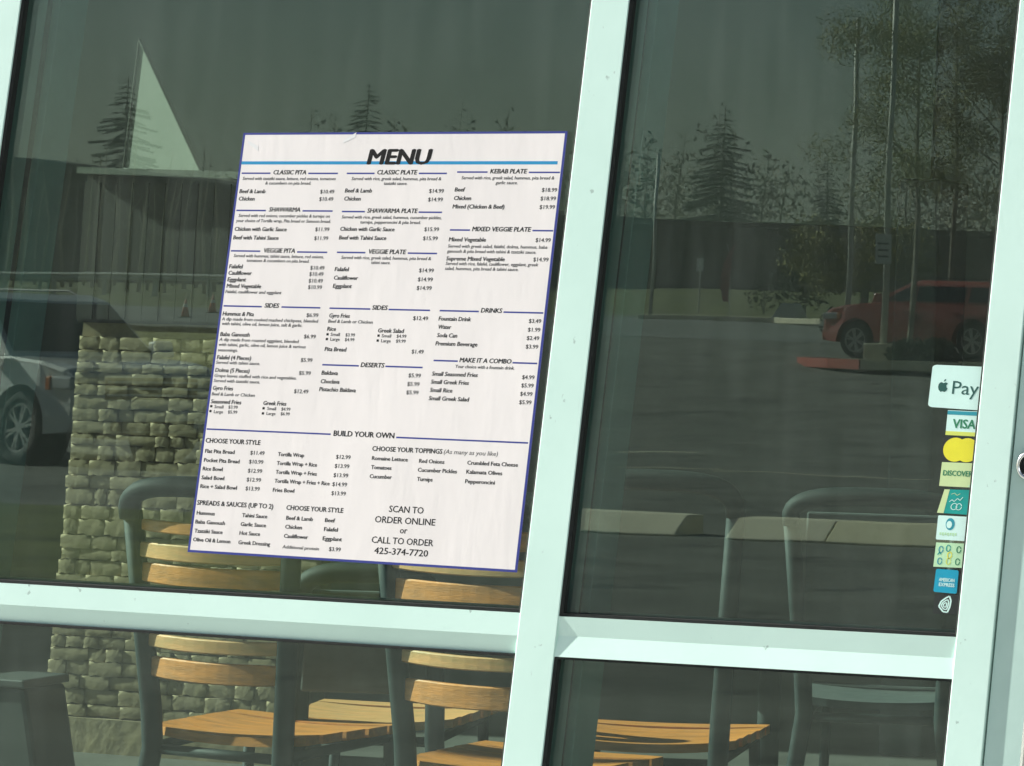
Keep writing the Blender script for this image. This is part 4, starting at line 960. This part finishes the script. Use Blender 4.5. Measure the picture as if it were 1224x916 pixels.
def aboard(px, d, w, h, label):
    p = street(px, d); t = thing('tent_sign', label, 'sign', p)
    MB().prism([(-w/2, 0), (w/2, 0), (w*.22, h), (-w*.12, h)], .0, .04).build('sign_board', M['white'], t)
    MB().prism([(-w/2, 0), (w/2, 0), (w*.22, h), (-w*.12, h)], -.5, -.46).build('sign_board', M['white'], t)
aboard(940, 74, .9, .45, 'white triangular board between two dark shrubs'); aboard(992, 68, .6, .55, 'white board beside the red vehicle')
# ------------------------------------------------------------------ trees
def branchy(t, h, r, nb, spread, m, z0=.35, up=.9, name='branches', twigs=3):
    mb = MB()
    for _ in range(nb):
        z = h*random.uniform(z0, .96); a = random.uniform(0, 2*PI); l = spread*(1.15-z/h)*random.uniform(.5, 1.1)
        d = Vector((math.cos(a), math.sin(a), up*random.uniform(.5, 1.3))); p0 = Vector((0, 0, z)); p1 = p0+d*l*.6; p2 = p1+Vector((d.x, d.y, d.z*1.6))*l*.4
        mb.tube([p0, p1, p2], [r*.30, r*.18, r*.05], 4)
        for _ in range(twigs):
            b0 = lin(p0, p2, random.uniform(.4, 1)); b1 = b0+Vector((random.uniform(-1, 1), random.uniform(-1, 1), random.uniform(.2, 1.2)))*l*.35
            mb.tube([b0, b1], [r*.10, r*.04], 3)
    return mb.build(name, m, t)
def bare_tree(x, d, h, r, label, m='bark', nb=16, spread=2.2, leaves=0, group='bare trees across the street', lm='twig'):
    t = thing('bare_tree', label, 'tree', (x, -d, gz(d)), random.uniform(0, 6), group)
    MB().tube([(0, 0, 0), (random.uniform(-.2, .2), random.uniform(-.2, .2), h*.5), (random.uniform(-.3, .3), 0, h)], [r, r*.75, r*.15], 7).build('trunk', M[m], t, smooth=True)
    branchy(t, h, r, nb, spread, M['twig'])
    if leaves: MB().leaves((0, 0, h*.72), (spread*.8, spread*.8, h*.28), leaves, .16).build('twig_haze', M[lm], t)
    return t
def conifer(px, d, h, w, label, group='dark conifers beyond the street'):
    p = street(px, d); t = thing('conifer_tree', label, 'tree', p, 0, group)
    MB().tube([(0, 0, 0), (0, 0, h)], [h*.016, .02], 7).build('trunk', M['bark'], t)
    mb = MB(); z = h*.12
    while z < h*.985:
        rr = w/2*(1-z/h)**.85*random.uniform(.8, 1.12)+.12; nb_ = 7 if rr > .6 else 5
        for k in range(nb_):
            a = random.uniform(0, 2*PI); l = rr*random.uniform(.7, 1.15); dx, dy = math.cos(a), math.sin(a)
            p0 = Vector((0, 0, z)); p1 = Vector((dx*l, dy*l, z-l*.22+random.uniform(-.1, .1)))
            side = Vector((-dy, dx, 0))*l*.34
            for q in range(6):
                c0 = lin(p0, p1, .12+.16*q); sd_ = side*(1-.12*q)
                mb.add([c0, c0+sd_+Vector((dx, dy, 0))*l*.2-Vector((0, 0, .12*l)), c0+Vector((dx, dy, -.1))*l*.28, c0-sd_+Vector((dx, dy, 0))*l*.2-Vector((0, 0, .12*l))], [(0, 1, 2, 3)])
        z += h*.026
    mb.build('crown', M['needle'], t); return t
# woodland on the bank at the left: pale thin trunks in front, darker ones behind
for i in range(30):
    px = -20+i*11.5+random.uniform(-4, 4); d = random.uniform(84, 96); p = street(px, d)
    bare_tree(p.x, d, random.uniform(3.6, 5.6), random.uniform(.04, .09), 'thin pale trunked tree of the wood at the left, beyond the guard rail', random.choice(['paleb', 'bark', 'paleb']), 9, .8, group='thin pale trees of the wood at the left')
for i in range(26):
    px = 330+i*34+random.uniform(-9, 9); d = random.uniform(124, 140); p = street(px, d)
    bare_tree(p.x, d, random.uniform(5.5, 8.5), random.uniform(.05, .09), 'hazy bare tree in the row beyond the far kerb', 'bark', 18, 1.3, leaves=60, group='hazy bare trees in the row beyond the far kerb')
conifer(140, 116, 9.0, 6.5, 'tall conifer mirrored left of the pale triangle'); conifer(428, 116, 8.8, 5.0, 'narrow conifer mirrored above the poster'); conifer(857, 124, 8.0, 5.6, 'broad conifer mirrored right of the middle window post')
conifer(82, 124, 5.4, 2.4, 'short conifer mirrored at the left edge of the pane'); conifer(300, 124, 5.4, 2.4, 'short conifer mirrored by the upper left corner of the poster'); conifer(985, 124, 5.8, 2.6, 'conifer mirrored behind the autumn tree')
# dark wood mass behind
wood = MB()
for i in range(150):
    x = random.uniform(-95, 60); d = random.uniform(124, 150); h = random.uniform(4.2, 6.6)
    wood.leaves((x, -d, gz(d)+h*.5), (2.6, 2.0, h*.52), 430, .13)
tag(wood.build('distant_woods', M['twig']), 'dark brown woodland along the skyline', 'woods', kind='stuff')
# long dark timber buildings behind the street
def long_shed(pxs, d, label, roof_m):
    """pxs: roof line points (column, row) in the mirrored view"""
    P = [at(px, py, d) for px, py in pxs]; g = gz(d); og = Vector((P[0].x, -d, g))
    t = thing('timber_building', label, 'building', og, 0)
    w = P[-1].x-P[0].x
    top = [(p.x-P[0].x, p.z-g) for p in P]
    MB().prism([(0, -.3), (w, -.3)]+[(a, b-.25) for a, b in top[::-1]], -9, 0).build('wall', M['brickred'], t)
    for (a, b), (c, e) in zip(top, top[1:]):
        MB().add([(a-.05, -9.2, b-.22), (c+.05, -9.2, e-.22), (c+.05, .25, e-.22), (a-.05, .25, b-.22), (a-.05, -9.2, b), (c+.05, -9.2, e), (c+.05, .25, e), (a-.05, .25, b)], [(3, 2, 1, 0), (4, 5, 6, 7), (0, 1, 5, 4), (1, 2, 6, 5), (2, 3, 7, 6), (3, 0, 4, 7)]).build('roof', roof_m, t)
    k = 0; me = bpy.data.meshes.new('board'); hh = min(b for a, b in top)-.3
    mb = MB().box(0, .56, 0, .035, 0, hh); me.from_pydata([tuple(a) for a in mb.v], [], mb.f); me.materials.append(M['brickred'])
    while k*.6 < w-.6 and k < 150:
        link('board', me, t, (k*.6, .002+random.uniform(0, .02), 0)); k += 1
    return t
long_shed([(-70, 178), (57, 193), (150, 205), (280, 222), (470, 240)], 104, 'long brown timber building with pale roof edge behind the thin trees at the left', M['ledge'])
long_shed([(560, 252), (770, 261), (950, 268), (1230, 277)], 112, 'long low dark timber building mirrored behind the far kerb in the right pane', M['brickred'])
# guard rail along the street at the left
gr = thing('guard_rail', 'pale metal guard rail along the bank at the left', 'guard rail', (0, -82, gz(82)))
ga, gb = xat(-60, 82, 3), xat(560, 82, 3)
MB().prism([(0, .50), (.05, .56), (0, .62), (.05, .68), (0, .74), (-.02, .62)], ga, gb, 'x').build('rail_beam', M['pole'], gr)
for k in range(int((gb-ga)/2)): MB().box(ga+k*2, ga+k*2+.12, -.12, -.02, 0, .7).build('rail_post', M['pole'], gr)
# autumn tree behind the lamp post, and the near tree at the right
p = street(1030, 72); t = thing('leafy_tree', 'round olive and yellow leaved tree mirrored behind the lamp post', 'tree', p)
MB().tube([(0, 0, 0), (.1, 0, 1.0), (0, 0, 2.5)], [.14, .11, .05], 8).build('trunk', M['bark'], t); branchy(t, 3.0, .12, 14, 1.4, M['twig'])
mb = MB()
for k in range(34):
    a = random.uniform(0, 2*PI); q = random.random()**.5
    mb.leaves((math.cos(a)*q*1.9, math.sin(a)*q*1.3, 1.75+random.uniform(-.75, .85)), (.62, .6, .45), 170, .07)
mb.build('crown', M['leafy'], t)
for (px, d, h, sp, lb) in ((1085, 54, 8.0, 2.6, 'leafy tree close to the lamp post reaching up the right pane'), (1130, 57, 9.0, 2.9, 'leafy tree whose high olive twigs fill the top of the right pane'), (1185, 55, 8.4, 2.8, 'leafy tree mirrored in the dark strip at the right edge of the pane')):
    p = street(px, d); t = thing('leafy_tree', lb, 'tree', p)
    MB().tube([(0, 0, 0), (.1, 0, h*.4), (0, 0, h*.8)], [.07, .055, .02], 8).build('trunk', M['bark'], t); branchy(t, h, .055, 26, sp, M['twig'], .4, .9, 'branches', 4)
    mb = MB(); zc = .66 if px != 1130 else .72
    for k in range(30):
        a = random.uniform(0, 2*PI); q = random.random()**.5*sp*.75
        mb.leaves((math.cos(a)*q, math.sin(a)*q, h*(zc+random.uniform(-.24, .22))), (.62, .62, .46), 430, .034)
    mb.build('crown', M['leaf'] if px != 1085 else M['leafy'], t)


# ------------------------------------------------------------------ thin morning haze over the street
hz = bpy.data.materials.new('haze_air'); hz.use_nodes = True; nt = hz.node_tree; nt.nodes.clear()
ho = nt.nodes.new('ShaderNodeOutputMaterial'); hv = nt.nodes.new('ShaderNodeVolumePrincipled')
hv.inputs['Density'].default_value = .0013; hv.inputs['Color'].default_value = (.86, .92, .90, 1)
nt.links.new(hv.outputs[0], ho.inputs['Volume'])
tag(MB().box(-320, 320, -620, 40, -1.5, 26).build('haze', hz), 'thin pale haze over the street', 'haze', kind='stuff')
